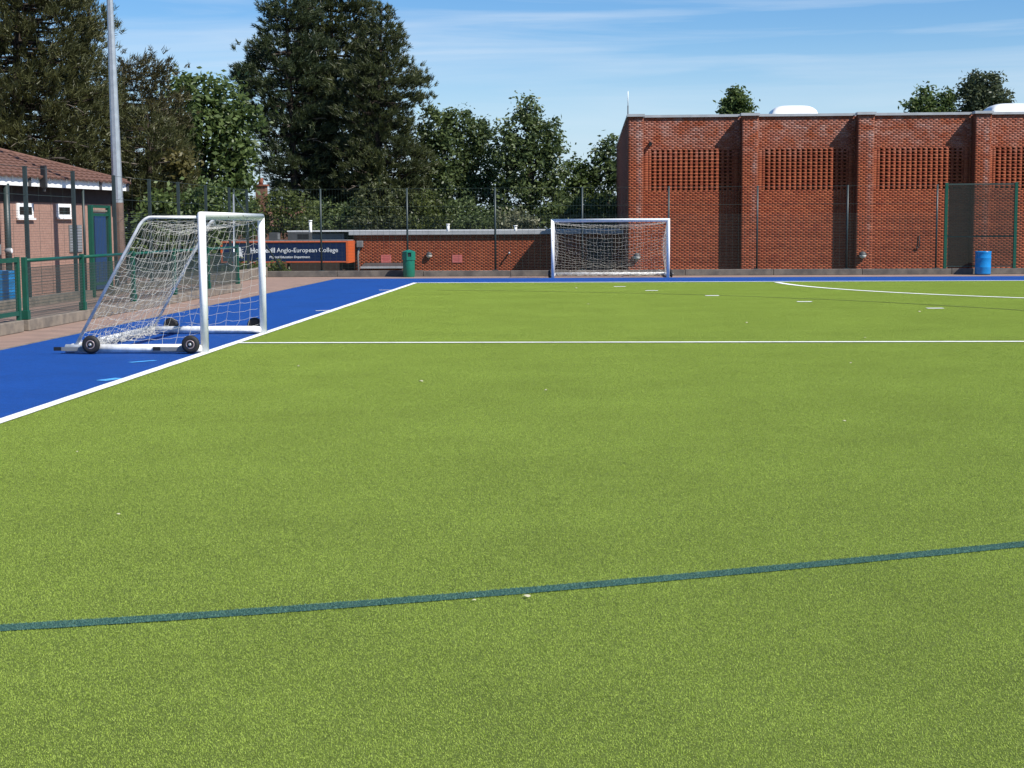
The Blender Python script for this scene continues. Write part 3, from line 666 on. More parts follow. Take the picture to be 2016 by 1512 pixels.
# ------------------------------------------------------------------ far perimeter fence
def fence_post(mb, x, y, z0, z1, r=.03): mb.sweep([(x,y,z0),(x,y,z1)], r, 10); return mb
FY, FT = 50.56, 2.93
ff = empty('ball_fence', (0, FY, .19), 'tall grey-green wire ball fence along the far kerb in front of the brick buildings', 'fence')
def fp(o): o.parent = ff; o.matrix_parent_inverse = Matrix.Translation((0, -FY, -.19)); return o
FX = [-11.85, -8.93, -6.03, -3.09, -.2, 2.65, 5.56, 8.5, 11.40]
FX2 = [14.0, 16.9, 19.8, 22.7]
for x in FX+FX2[1:]:
    po = fp(fence_post(MB(), x, FY, .19, FT, .033).build('post', M['fence_grey']))
    mb = MB(); mb.box((x-.09, FY-.07, .191), (x+.09, FY+.07, .215)); mb.build('base_plate', M['fence_grey'], po).matrix_parent_inverse = Matrix()
def fence_mesh(xa, xb, name='wire_mesh', f=None, lo=.25, mid=2.02, top=FT, P=lambda t, z: (t, FY, z), parent_fn=None, hstep=.05, vstep=.2, r=.0025, uv=.1):
    segs, rad = [], []
    for z in np.arange(lo, mid+.001, hstep): segs.append((P(xa, z), P(xb, z))); rad.append(r)
    for x in np.arange(xa+vstep/2, xb, vstep): segs.append((P(x, lo), P(x, mid))); rad.append(r)
    for z in (mid+.30, top-.02): segs.append((P(xa, z), P(xb, z))); rad.append(r*1.5)
    for x in np.arange(xa+uv, xb, uv): segs.append((P(x, mid), P(x, top-.02))); rad.append(r*.55)
    return wire_obj(name, segs, rad, M['wire'], None)
for xs in (FX, FX2):
    for a, b in zip(xs[:-1], xs[1:]): fp(fence_mesh(a, b))
cz = FX[0]
mb = MB(); mb.sweep([(cz,FY,2.75),(cz+1.55,FY+.07,.25)], .026, 8); fp(mb.build('brace', M['fence_grey']))
mb = MB(); mb.sweep([(cz,FY-.05,2.75),(cz+.55,FY-2.6,.02)], .026, 8); fp(mb.build('brace', M['galv']))
# green gate at the right
gt = empty('ball_gate', (12.75, FY-.06, .19), 'tall dark green gate with fine mesh screen behind the blue barrel by the hall', 'gate')
def gp(o): o.parent = gt; o.matrix_parent_inverse = Matrix.Translation((-12.75, -FY+.06, -.19)); return o
gy = FY-.06
for x in (11.68, 13.92): mb = MB(); mb.box((x-.05, gy-.05, .191), (x+.05, gy+.05, 2.98)); bevel(gp(mb.build('gate_post', M['fence_green'])), .008)
for z in (.26, 1.23, 2.93): mb = MB(); mb.box((11.732, gy-.022, z-.022), (13.868, gy+.022, z+.022)); gp(mb.build('rail', M['wire']))
segs = [((11.74, gy-.03, z), (13.86, gy-.03, z)) for z in np.arange(.28, 2.92, .027)]+[((x, gy-.026, .28), (x, gy-.026, 2.92)) for x in np.arange(11.75, 13.86, .027)]
gp(wire_obj('mesh_screen', segs, .0042, M['screen'], None))

# ------------------------------------------------------------------ fences on the left
TX, TT = -10.90, 2.87
tf = empty('side_ball_fence', (TX, 36, .33), 'tall wire ball fence with grey posts running beside the small house', 'fence')
def tp(o): o.parent = tf; o.matrix_parent_inverse = Matrix.Translation((-TX, -36, -.33)); return o
TY = [20.8, 23.5, 26.3, 29.1, 31.85]; TY2 = [34.62, 37.46, 40.13, 43.05, 45.9, 48.3]
for y in TY+TY2:
    mb = MB(); mb.box((TX-.035, y-.035, .325), (TX+.035, y+.035, TT)); tp(mb.build('post', M['fence_grey']))
for ys in (TY, TY2):
    for a, b in zip(ys[:-1], ys[1:]): tp(fence_mesh(a, b, lo=.36, top=TT, P=lambda t, z: (TX, t, z), hstep=.05, vstep=1.4, r=.0026, uv=.7))
gg = empty('wicket_gate', (TX, 33.55, .0), 'green steel gate frame standing in front of the blue house door', 'gate')
def ggp(o): o.parent = gg; o.matrix_parent_inverse = Matrix.Translation((-TX, -33.55, 0)); return o
for y in (32.92, 34.16): mb = MB(); mb.box((TX-.05, y-.05, .0), (TX+.05, y+.05, 2.17)); bevel(ggp(mb.build('gate_post', M['fence_green'])), .008)
for z0, z1_ in ((.40,.46),(1.93,1.99),(2.11,2.17)): mb = MB(); mb.box((TX-.03, 32.972, z0), (TX+.03, 34.108, z1_)); ggp(mb.build('rail', M['fence_green']))
mb = MB(); mb.box((TX-.012, 32.99, 2.03), (TX+.012, 34.05, 2.07)); ggp(mb.build('name_strip', M['gold'] if False else M['concrete']))
segs = [((TX, y, .46), (TX, y, 1.93)) for y in np.arange(33.0, 34.1, .1)]; ggp(wire_obj('gate_bars', segs, .0038, M['wire'], None))
# low green fence on the side kerb
LX = -9.22
lf = empty('rail_fence', (LX, 32, .18), 'low green mesh fence with round top rail on the side kerb', 'fence')
def lfp(o): o.parent = lf; o.matrix_parent_inverse = Matrix.Translation((-LX, -32, -.18)); return o
YS = [24.42, 27.25, 30.35, 33.41, 36.44, 39.54]
for y in YS:
    mb = MB(); mb.box((LX-.035, y-.04, .178), (LX+.045, y+.04, 1.2)); po = bevel(lfp(mb.build('post', M['fence_green'])), .006)
    mb = MB(); mb.box((LX-.05, y-.06, .181), (LX+.06, y+.06, .33)); q = bevel(mb.build('post_shoe', M['fence_green'], po), .006)
for a, b in zip(YS[:-1], YS[1:]):
    mb = MB(); mb.sweep([(LX,a+.042,1.145),(LX,b-.042,1.145)], .03, 12); lfp(mb.build('top_rail', M['fence_green']))
    segs = [((LX+.02, y, .22), (LX+.02, y, 1.03)) for y in np.arange(a+.06, b-.04, .05)]+[((LX+.024, a, z), (LX+.024, b, z)) for z in np.arange(.22, 1.04, .05)]
    lfp(wire_obj('wire_mesh', segs, .0038, M['wire'], None))
sg = empty('side_gate', (LX, 24.0, .0), 'low green framed mesh gate at the end of the rail fence', 'gate')
def sgp(o): o.parent = sg; o.matrix_parent_inverse = Matrix.Translation((-LX, -24.0, 0)); return o
for y in (24.12, 21.3): mb = MB(); mb.box((LX-.03, y-.045, .10), (LX+.03, y+.045, 1.21)); sgp(mb.build('gate_stile', M['fence_green']))
for z in (.30, 1.16): mb = MB(); mb.box((LX-.026, 21.346, z-.035), (LX+.026, 24.074, z+.035)); sgp(mb.build('rail', M['fence_green']))
segs = [((LX, y, .33), (LX, y, 1.13)) for y in np.arange(21.4, 24.07, .05)]+[((LX+.004, 21.35, z), (LX+.004, 24.07, z)) for z in np.arange(.35, 1.13, .05)]
sgp(wire_obj('wire_mesh', segs, .0038, M['wire'], None))
t = empty('floodlight_box', (-10.86, 27.3, .33), 'grey control box and small white spotlight on a green post behind the low gate', 'spotlight')
mb = MB(); mb.box((-.05,-.05,0),(.05,.05,.85)); mb.build('post', M['fence_green'], t)
mb = MB(); mb.box((-.14,-.30,.852),(.10,.12,1.05)); bevel(mb.build('control_box', M['mid_grey'], t), .015)
mb = MB(); mb.lathe([(.035,.0),(.05,.05),(.055,.12)], 14, (.16,.14,.93), 'x'); mb.build('lamp_body', M['mid_grey'], t)
mb = MB(); mb.lathe([(.048,.122),(.04,.13)], 14, (.16,.14,.93), 'x'); mb.build('lamp_glass', M['dome'], t)
def drum(loc, lab, r=.25, h=.74, stand=False):
    t = empty('drum_bin', loc, lab, 'barrel', None)
    prof = [(r*.94,.02),(r*.985,.03),(r,.06)]
    for zz in (h*.33, h*.72): prof += [(r,zz-.03),(r*1.025,zz-.012),(r*1.025,zz+.012),(r,zz+.03)]
    prof += [(r,h-.05),(r*1.03,h-.03),(r*1.03,h),(r*.96,h),(r*.955,h-.10)]
    mb = MB(); mb.lathe(prof, 32); mb.build('body', M['barrel'], t)
    mb = MB(); mb.lathe([(r*.93,0),(r*.93,.019)], 32); mb.build('base_ring', M['black'], t)
    return t
p = gnd(1931, 540.2)
drum((p.x, 50.02, -.006), 'blue plastic barrel standing against the far kerb by the green gate', .25, .76)
t = drum((-11.62, 29.75, .19), 'blue plastic barrel raised on a stand behind the low green gate', .27, .64)
for a in (.5, 2.6, 4.7):
    mb = MB(); mb.box((.2*math.cos(a)-.03, .2*math.sin(a)-.03, -.196), (.2*math.cos(a)+.03, .2*math.sin(a)+.03, 0)); mb.build('leg', M['black'], t)

# green litter bin
p = gnd(804, 545.4)
lb = empty('litter_bin', (p.x, 50.05, -.006), 'green litter bin with an eight-sided hooded lid by the far kerb', 'bin', rz=R(12))
mb = MB(); mb.lathe([(.185,0),(.195,.02),(.2,.55),(.2,.60)], 28); mb.build('body', M['bin_green'], lb)
lid = MB(); n = 8; rad = .232
ring = lambda z, r_: [(r_*math.cos(2*math.pi*(k+.5)/n), r_*math.sin(2*math.pi*(k+.5)/n), z) for k in range(n)]
A, B_, C_ = ring(.56, rad), ring(.84, rad*.985), ring(.905, .02)
ap = MB()
for k in range(n):
    a, b, c, d = [Vector(v) for v in (A[k], A[(k+1) % n], B_[(k+1) % n], B_[k])]
    if k % 2 == 1:     # opening in every second side
        f = lambda u, v: a.lerp(b, u).lerp(d.lerp(c, u), v)
        u0, u1, v0, v1 = .17, .83, .40, .88
        o_ = [f(0,0), f(1,0), f(1,1), f(0,1)]; i_ = [f(u0,v0), f(u1,v0), f(u1,v1), f(u0,v1)]
        for q in range(4): lid.quad(o_[q], o_[(q+1) % 4], i_[(q+1) % 4], i_[q])
        inn = [Vector((v.x*.86, v.y*.86, v.z)) for v in i_]
        for q in range(4): lid.quad(i_[q], i_[(q+1) % 4], inn[(q+1) % 4], inn[q])
        ap.quad(*[(v.x*.85/.86, v.y*.85/.86, v.z) for v in inn])
    else: lid.quad(a, b, c, d)
    lid.quad(B_[k], B_[(k+1) % n], C_[(k+1) % n], C_[k])
lid.quad(*C_); lid.quad(*reversed([(x*.99, y*.99, z) for x, y, z in A]))
lido = lid.build('lid', M['bin_green'], lb); ap.build('opening', M['black'], lido)

# ------------------------------------------------------------------ football goals
def make_goal(name, loc, rz, lab, seed, nb=(28, 15), cord=.0020, belly=.13):
    rs = np.random.default_rng(seed); W, H, D, RL, r = 1.83, 1.815, 1.88, .73, .054
    g = empty(name, loc, lab, 'goal', 'wheeled goals round the pitch', rz)
    s2 = math.sqrt(.5)
    for s_ in (-1, 1):
        mb = MB(); mb.sweep([(s_*W,0,0),(s_*W,0,H)], r, 20, n1=(-s_*s2,0,s2)); mb.build('post', M['white'], g)
    mb = MB(); mb.sweep([(-W,0,H),(W,0,H)], r, 20, n0=(s2,0,s2), n1=(s2,0,-s2)); mb.build('crossbar', M['white'], g)
    zb = .062
    for s_ in (-1, 1):
        mb = MB(); mb.sweep([(s_*W,.03,zb),(s_*W,D,zb)], .056, 16); mb.sweep([(s_*W,.02,zb-.05),(s_*W,.09,zb-.02)], .03, 8); bar = mb.build('base_bar', M['scuffed'], g)
        pts = [(s_*W,.03,H-.02),(s_*W,RL-.06,H-.015)]
        for a in np.linspace(0, 1, 6)[1:]: pts.append((s_*W, RL-.06+.16*a, H-.015-.10*a*a))
        pts.append((s_*W, D-.14, zb+.045))
        mb = MB(); mb.sweep(pts, .021, 10); mb.build('stay', M['scuffed'], g)
        for yw in (.16, D-.38):
            wh = empty_part = bpy.data.objects.new('wheel', None)
            mb = MB(); R0 = .122
            prof = []
            K = 10
            for i in range(K+1):
                a = math.pi*i/K; prof.append((R0-.043+.043*math.sin(a), -.04*math.cos(a)))
            mb.lathe([(.055,-.034)]+prof+[(.055,.034)], 28, (0,0,0), 'x')
            wx = s_*(W+.115)
            tyre = mb.build('wheel', M['rubber'], g, (wx, yw, R0))
            mb = MB(); sx = s_
            mb.lathe([(.060,sx*.020),(.060,sx*.036),(.046,sx*.038),(.044,sx*.022)], 22, (0,0,0), 'x'); mb.build('rim', M['rim'], tyre)
            mb = MB(); mb.lathe([(.020,sx*.012),(.020,sx*.05),(.012,sx*.056)], 14, (0,0,0), 'x'); mb.build('hub', M['galv'], tyre)
            bpy.data.objects.remove(empty_part)
            mb = MB(); x0, x1 = sorted((s_*(W+.056), s_*(W+.074)))
            mb.box((x0, yw, zb-.028), (x1, yw+.42, zb+.022)); mb.build('wheel_bracket', M['mid_grey'], g)
            mb = MB(); x0, x1 = sorted((s_*(W+.057), s_*(W+.082))); mb.box((x0, yw+.424, zb-.025), (x1, yw+.52, zb+.024)); mb.build('grip', M['black'], g)
    mb = MB(); mb.sweep([(-W,D-.06,zb),(W,D-.06,zb)], .055, 16); mb.build('rear_bar', M['scuffed'], g)
    for (x, y, z) in ((-W, -.054, 1.2), (-W, -.054, .45), (W, -.054, .9), (-.55, -.054, H-.01), (.62, -.054, H-.012), (W*.2, -.054, H+.01)):
        mb = MB(); mb.lathe([(.011, .004), (.011, -.004), (.006, -.008)], 8, (x, y, z), 'y'); mb.build('bolt', M['dark_grey'], g)
    # nets: cords as tubes along wavering lines
    def cords(name, fn, nu, nv, r_=None, jit=.013, drop=0):
        r_ = r_ or cord; u = np.arange(nu+1)/nu; v = np.arange(nv+1)/nv
        P = np.array([[fn(a, b) for b in v] for a in u]); J = rs.normal(0, jit, P.shape); J[0] *= .3; J[-1] *= .3; J[:, 0] *= .2
        P = P+J; P[..., 2] = np.maximum(P[..., 2], .012); segs = []
        for i in range(nu+1):
            for j in range(nv+1):
                # every cord sags a little between its knots
                for (i2, j2) in ((i+1, j), (i, j+1)):
                    if i2 <= nu and j2 <= nv:
                        a, b = P[i, j], P[i2, j2]; m_ = (a+b)/2; m_[2] = max(m_[2]-.008-abs(rs.normal(0, .004)), .01)
                        segs += [(a, m_), (m_, b)]
        return wire_obj(name, segs, r_, M['net'], g)
    yB, zB, yC, zC = RL+.03, H-.07, D-.12, .11
    yback = lambda z: yB+(yC-yB)*(zB-z)/(zB-zC)
    def side(s_):
        def fn(u, v):
            z = (H-.03)*(1-v)+.16*v; ye = min(yback(z), yC) if z < zB else RL
            y = .03+(ye-.03)*u; sag = math.sin(math.pi*u)*(.05+.07*v)
            bow = math.sin(math.pi*min(1, v*1.05))*math.sin(math.pi*u)*.13
            return (s_*(W-.01)-s_*bow, y, max(z-sag, .05))
        return fn
    for s_ in (-1, 1): cords('side_net', side(s_), 9, 13)
    def backn(u, v):
        x = -W+2*W*u; y = yB+(yC-yB)*v; z = zB+(zC-zB)*v
        e = math.sin(math.pi*u); b = math.sin(math.pi*min(1, v*1.15))
        return (x*(1-.02*b), y-.12*b*e**.7-.30*max(0, v-.7)*e, max(z-belly*b*e-belly*.35*e*(1-v)**.5, .06))
    cords('back_net', backn, nb[0], nb[1])
    def roofn(u, v):
        x = -W+2*W*u; y = .05+(RL-.05)*v; e = math.sin(math.pi*u)**.6
        return (x, y, H-.06-.16*e*(.35+.65*v))
    cords('roof_net', roofn, 22, 4)
    # slack net gathered in front of the rear bar
    segs = []
    for k in range(170):
        x = rs.uniform(-W+.02, W-.15); y = D-.14-abs(rs.normal(0, .07))-.0; z = .02+abs(rs.normal(0, .045))
        p_ = np.array((x, y, z))
        for q in range(5):
            n_ = p_+rs.normal(0, 1, 3)*(.06, .035, .03); n_[2] = min(max(n_[2], .012), .21); n_[0] = min(max(n_[0], -W), W); n_[1] = min(n_[1], D-.05)
            segs.append((p_, n_)); p_ = n_
    wire_obj('slack_net', segs, .0028, M['net'], g)
    return g
make_goal('football_goal', (XS, 19.89+1.83, .006), R(90), 'white wheeled football goal standing on the blue strip beside the rail fence', 11)
make_goal('football_goal', (.70, 48.46, .0), 0, 'white wheeled football goal standing in front of the brick buildings', 23, (31, 17), .0024, .24)

# ------------------------------------------------------------------ floodlight mast
pb = atX(233, 380, -11.35); mp_ = (-11.35, pb.y, -.006)
ms = empty('floodlight_mast', mp_, 'tall tapering galvanised floodlight mast beside the small house', 'mast')
LEAN = -.012
def mast_pt(z): return (LEAN*.35*z, LEAN*z, z)
def mr_(z): return .150-.0100*z
mb = MB(); mb.sweep([mast_pt(0), mast_pt(2.28)], [mr_(0), mr_(2.28)], 8, smooth=False, rot=.5); mb.build('base_section', M['brown'], ms)
mb = MB(); mb.sweep([mast_pt(2.281), mast_pt(6.3)], [mr_(2.28)-.002, mr_(6.3)], 8, smooth=False, rot=.5); mb.build('shaft', M['galv'], ms)
mb = MB(); mb.sweep([mast_pt(6.301), mast_pt(13.5)], [mr_(6.3)-.006, .03], 8, smooth=False, rot=.5); mb.build('shaft', M['galv'], ms)
mb = MB(); mb.box((-.9,-.25,13.42),(.9,-.17,13.5)); mb.build('head_bar', M['galv'], ms)
for x in (-.6, .1, .6): mb = MB(); mb.box((x-.22,-.3,13.1),(x+.22,-.05,13.415)); mb.build('lamp_head', M['mid_grey'], ms)

# ------------------------------------------------------------------ small tiled house on the left
C0 = Vector((-12.92, 41.0, 0)); ang = R(7.373); DV = Vector((math.sin(ang), math.cos(ang), 0)); PLv = Vector((-DV.y, DV.x, 0))
hs_ = empty('pavilion', (C0.x, C0.y, 0), 'small pebble-dashed house with brown tiled hip roof behind the fences', 'house')
hs_.rotation_euler[2] = 0
def hpt(s, n, z): p = C0+DV*s+PLv*n; return (p.x-C0.x, p.y-C0.y, z)     # s along the face (negative = nearer), n inwards
def hbox(s0, s1, n0, n1, z0, z1_):
    mb = MB(); c = [hpt(s0,n0,0), hpt(s1,n0,0), hpt(s1,n1,0), hpt(s0,n1,0)]
    mb.v += [(q[0],q[1],z0) for q in c]+[(q[0],q[1],z1_) for q in c]
    for q in ((0,1,2,3),(7,6,5,4),(4,5,1,0),(5,6,2,1),(6,7,3,2),(7,4,0,3)): mb.f.append(q); mb.smooth.append(False)
    return mb
LEN, WID = 17.0, 7.5
hbox(-LEN, 0, .06, WID, -.006, 2.70).build('wall_core', M['render'], hs_)
s = 0
while s > -LEN+.1:
    w = 1.18 if s > -1 else 1.225; hbox(s-w+.008, s-.008, 0, .058, -.004, 2.30).build('wall_panel', M['render'], hs_); s -= w
hbox(-LEN, .002, -.012, .057, 2.301, 2.69).build('eaves_shade_strip', M['timber'], hs_)  # shade below the eaves, put in as a dark strip along the wall top
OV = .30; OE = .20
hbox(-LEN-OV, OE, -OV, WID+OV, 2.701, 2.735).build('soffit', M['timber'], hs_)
hbox(-LEN-OV, OE+.02, -OV-.05, -OV-.002, 2.665, 2.895).build('fascia', M['white'], hs_)
hbox(OE+.002, OE+.05, -OV, WID+OV, 2.69, 2.90).build('fascia', M['white'], hs_)
for sg_ in (-5.35, -1.55, .1): hbox(sg_-.05, sg_+.05, -OV-.085, -OV-.052, 2.66, 2.90).build('gutter_clip', M['dark_grey'], hs_)
TPI = .32
roof = MB(); ze = 2.91; half = WID/2+OV
E0, E1, E2, E3 = hpt(OE,-OV,ze), hpt(-LEN-OV,-OV,ze), hpt(-LEN-OV,WID+OV,ze), hpt(OE,WID+OV,ze); zr = ze+half*TPI
r0, r1 = hpt(OE-half, WID/2, zr), hpt(-LEN-OV+half, WID/2, zr)
roof.quad(E1, E0, r0, r1); roof.quad(E0, E3, r0); roof.quad(E3, E2, r1, r0); roof.quad(E2, E1, r1)
roofo = roof.build('roof', M['tile'], hs_)
# tiles of the slope in view, one by one
tm = MB(); TW, TL = .30, .36
for k in range(5):
    x0 = TW*k/5; x1 = TW*(k+1)/5; h = [.030,.052,.058,.052,.030,.020]
    tm.quad((x0,0,h[k]),(x1,0,h[k+1]),(x1,TL,h[k+1]-.045),(x0,TL,h[k]-.045)); tm.quad((x0,0,h[k]-.05),(x1,0,h[k+1]-.05),(x1,0,h[k+1]),(x0,0,h[k]))
tmm = tm.mesh('tile', M['tile'])
slope = math.atan(TPI); nrow = int(half/math.cos(slope)/.30)
rot = Matrix.Rotation(ang+math.pi/2, 4, 'Z')
ntile = 0
for j in range(nrow):
    nn = -OV-.15+j*.30*math.cos(slope); zz = ze+.008+(nn+OV)*TPI
    smax = OE-max(0, nn+OV)-.04; s = smax
    while s > -8.6 and ntile < 298:
        # tile runs along -DV, up the slope along PLv
        ex_ = DV; up_ = (PLv*math.cos(slope)+Vector((0,0,math.sin(slope)))); nz = ex_.cross(up_)
        b = hpt(s-TW, nn, zz); o = bpy.data.objects.new('tile', tmm); link(o, roofo)
        mw = Matrix.Identity(4)
        for i_, v in enumerate((ex_, up_, nz)):
            for r_i in range(3): mw[r_i][i_] = v[r_i]
        mw.translation = Vector(b)+Vector((0,0,random.uniform(-.003,.003))); o.matrix_local = mw
        ntile += 1; s -= TW
mb = MB(); mb.sweep([tuple(Vector(E0)+Vector((0,0,.03))), tuple(Vector(r0)+Vector((0,0,.03)))], .05, 8); mb.build('hip_cap', M['tile'], hs_)
def win(s0, s1, z0, z1_):
    f = hbox(s0, s1, -.045, -.002, z0, z1_).build('window', M['white'], hs_)
    i = .11*(s1-s0); mb = hbox(s0+i, s1-i, -.052, -.047, z0+.075, z1_-.085)
    mb.build('pane', M['glass'], f)
    hbox(s0-.04, s1+.04, -.09, -.047, z0-.045, z0-.003).build('sill', M['white'], f)
win(-5.37, -4.60, 1.92, 2.27); win(-3.36, -2.61, 1.94, 2.28)
fr = hbox(-1.45, -.40, -.05, -.002, -.003, 2.14).build('door_frame', M['timber'], hs_)
dr = hbox(-1.36, -.49, -.075, -.052, .05, 2.06).build('door', M['door_blue'], hs_)
hbox(-.62, -.56, -.13, -.077, 1.0, 1.10).build('handle', M['mid_grey'], dr)
nb = hbox(-2.72, -2.02, -.03, -.002, 1.05, 1.75).build('notice_board', M['mid_grey'], hs_)
for j in range(9): hbox(-2.70, -2.04, -.036, -.031, 1.09+j*.073, 1.125+j*.073).build('slat', M['galv'], nb)
for s_ in (-6.35, -2.45):
    mb = MB(); q = hpt(s_, -.30, 0); mb.sweep([(q[0],q[1],-.004),(q[0],q[1],2.70)], .075 if s_ < -3 else .035, 12); mb.build('veranda_post', M['fence_grey'], hs_)
hbox(-.18, -.10, -.10, -.062, 2.08, 2.40).build('outside_lamp', M['white'], hs_)
q = hpt(-4.78, -OV-.14, 0); t = empty('loudspeaker', (C0.x+q[0], C0.y+q[1], 2.55), 'black slim loudspeaker fixed to the white eaves of the small house', 'loudspeaker')
mb = MB(); mb.box((-.06,-.07,.08),(.06,.07,.62)); bevel(mb.build('cabinet', M['black'], t), .015)
mb = MB(); mb.box((.061,-.055,.11),(.066,.055,.58)); mb.build('grille', M['dark_grey'], t)
mb = MB(); mb.box((-.03,-.02,0),(.03,.02,.079)); mb.build('bracket', M['dark_grey'], t)

# ------------------------------------------------------------------ vegetation
def leaf_quads(C, size, up=.35, aspect=.62):
    n = len(C); a = RNG.normal(size=(n, 3)); a[:, 2] *= .7; a /= np.linalg.norm(a, axis=1)[:, None]+1e-9
    b = RNG.normal(size=(n, 3)); b -= a*(a*b).sum(1)[:, None]; b /= np.linalg.norm(b, axis=1)[:, None]+1e-9
    s = (size*RNG.uniform(.65, 1.3, n))[:, None]; a = a*s; b = b*s*aspect
    V = np.stack([C-a, C+b*.8-a*.1, C+a, C-b*.8-a*.1], 1).reshape(-1, 3)
    return V, np.arange(n*4).reshape(-1, 4)
def unit(n): a = RNG.normal(size=(n, 3)); return a/np.linalg.norm(a, axis=1)[:, None]
def limb_mesh(mb, p0, p1, r0, r1, bend=.12, n=6, K=5):
    p0, p1 = Vector(p0), Vector(p1); L_ = (p1-p0).length; off = Vector(unit(1)[0])*bend*L_; off.z = abs(off.z)*.4
    pts = [p0.lerp(p1, t)+off*math.sin(math.pi*t) for t in np.linspace(0, 1, K)]
    mb.sweep(pts, [r0+(r1-r0)*t for t in np.linspace(0, 1, K)], n, cap=False)
def broadleaf(name, label, lobes, Y, leaf='leaf', dens=3.0, size=.13, per=40, spread=.26, trunk=None, tr=.18, group=None, cat='tree', zb=ZLOW, wispy=0, base_px=None, trunk_name='trunk'):
    W_ = []
    for (px, py, rx, ry) in lobes:
        c = atY(px, py, Y); W_.append((np.array((c.x, c.y+random.uniform(-.5, .5)*rx*Y/FPX*.5, c.z)), rx*Y/FPX, ry*Y/FPX))
    bx = atY(base_px if base_px else np.mean([l[0] for l in lobes]), 450, Y)
    t = empty(name, (bx.x, Y, zb), label, cat, group); org = np.array((bx.x, Y, zb))
    Cs = []; mb = MB(); top = max(W_, key=lambda w: w[0][2]); lw = min(W_, key=lambda w: w[0][2]-w[2])
    tz = top[0][2]-zb
    tpt = (top[0][0]-org[0], top[0][1]-org[1], tz)
    mb.sweep([(0,0,-.02),(tpt[0]*.15, 0, tz*.3),(tpt[0]*.5, tpt[1]*.4, tz*.62), tpt], [tr, tr*.8, tr*.5, tr*.12], 8, cap=False)
    for c, rx, rz in W_:
        d = (min(.9, max(.25, (c[2]-zb-rz*.6)/max(tz, .1)*.75))); st = Vector((tpt[0]*d*.8, tpt[1]*d*.6, tz*d))
        limb_mesh(mb, st, c-org, tr*.4, tr*.10)
        n = max(12, int(dens*4*math.pi*rx*rz*.8))
        u = unit(n); rr = RNG.uniform(.35, 1, n)**.45
        rad = 1+.22*np.sin(u[:, 0]*5+c[0]*3)*np.cos(u[:, 2]*6+c[2]*2)+RNG.normal(0, .07+wispy, n)
        q = c+u*(rr*rad)[:, None]*np.array((rx, rx*.9, rz))
        q = q[q[:, 2] > zb+.05]
        for k in range(0, len(q), 9): limb_mesh(mb, Vector(c-org)*.6+Vector(st)*.4, q[k]-org, tr*.10, tr*.03, .1, 4, 4)
        # leaf clumps: each clump is a small flattened puff
        sp = spread*RNG.uniform(.6, 1.35, len(q))
        off = RNG.normal(size=(len(q), per, 3))*np.array((1, 1, .75))*sp[:, None, None]
        Cs.append((q[:, None, :]+off).reshape(-1, 3))
    C = np.concatenate(Cs)-org; C = C[C[:, 2] > .06]
    V, F = leaf_quads(C, size)
    V[:, 2] = np.maximum(V[:, 2], .01)
    mb.build(trunk_name, M['bark'], t)
    o = bpy.data.objects.new('crown' if cat == 'tree' else 'foliage', np_mesh('crown', V, F, M[leaf])); link(o, t)
    return t
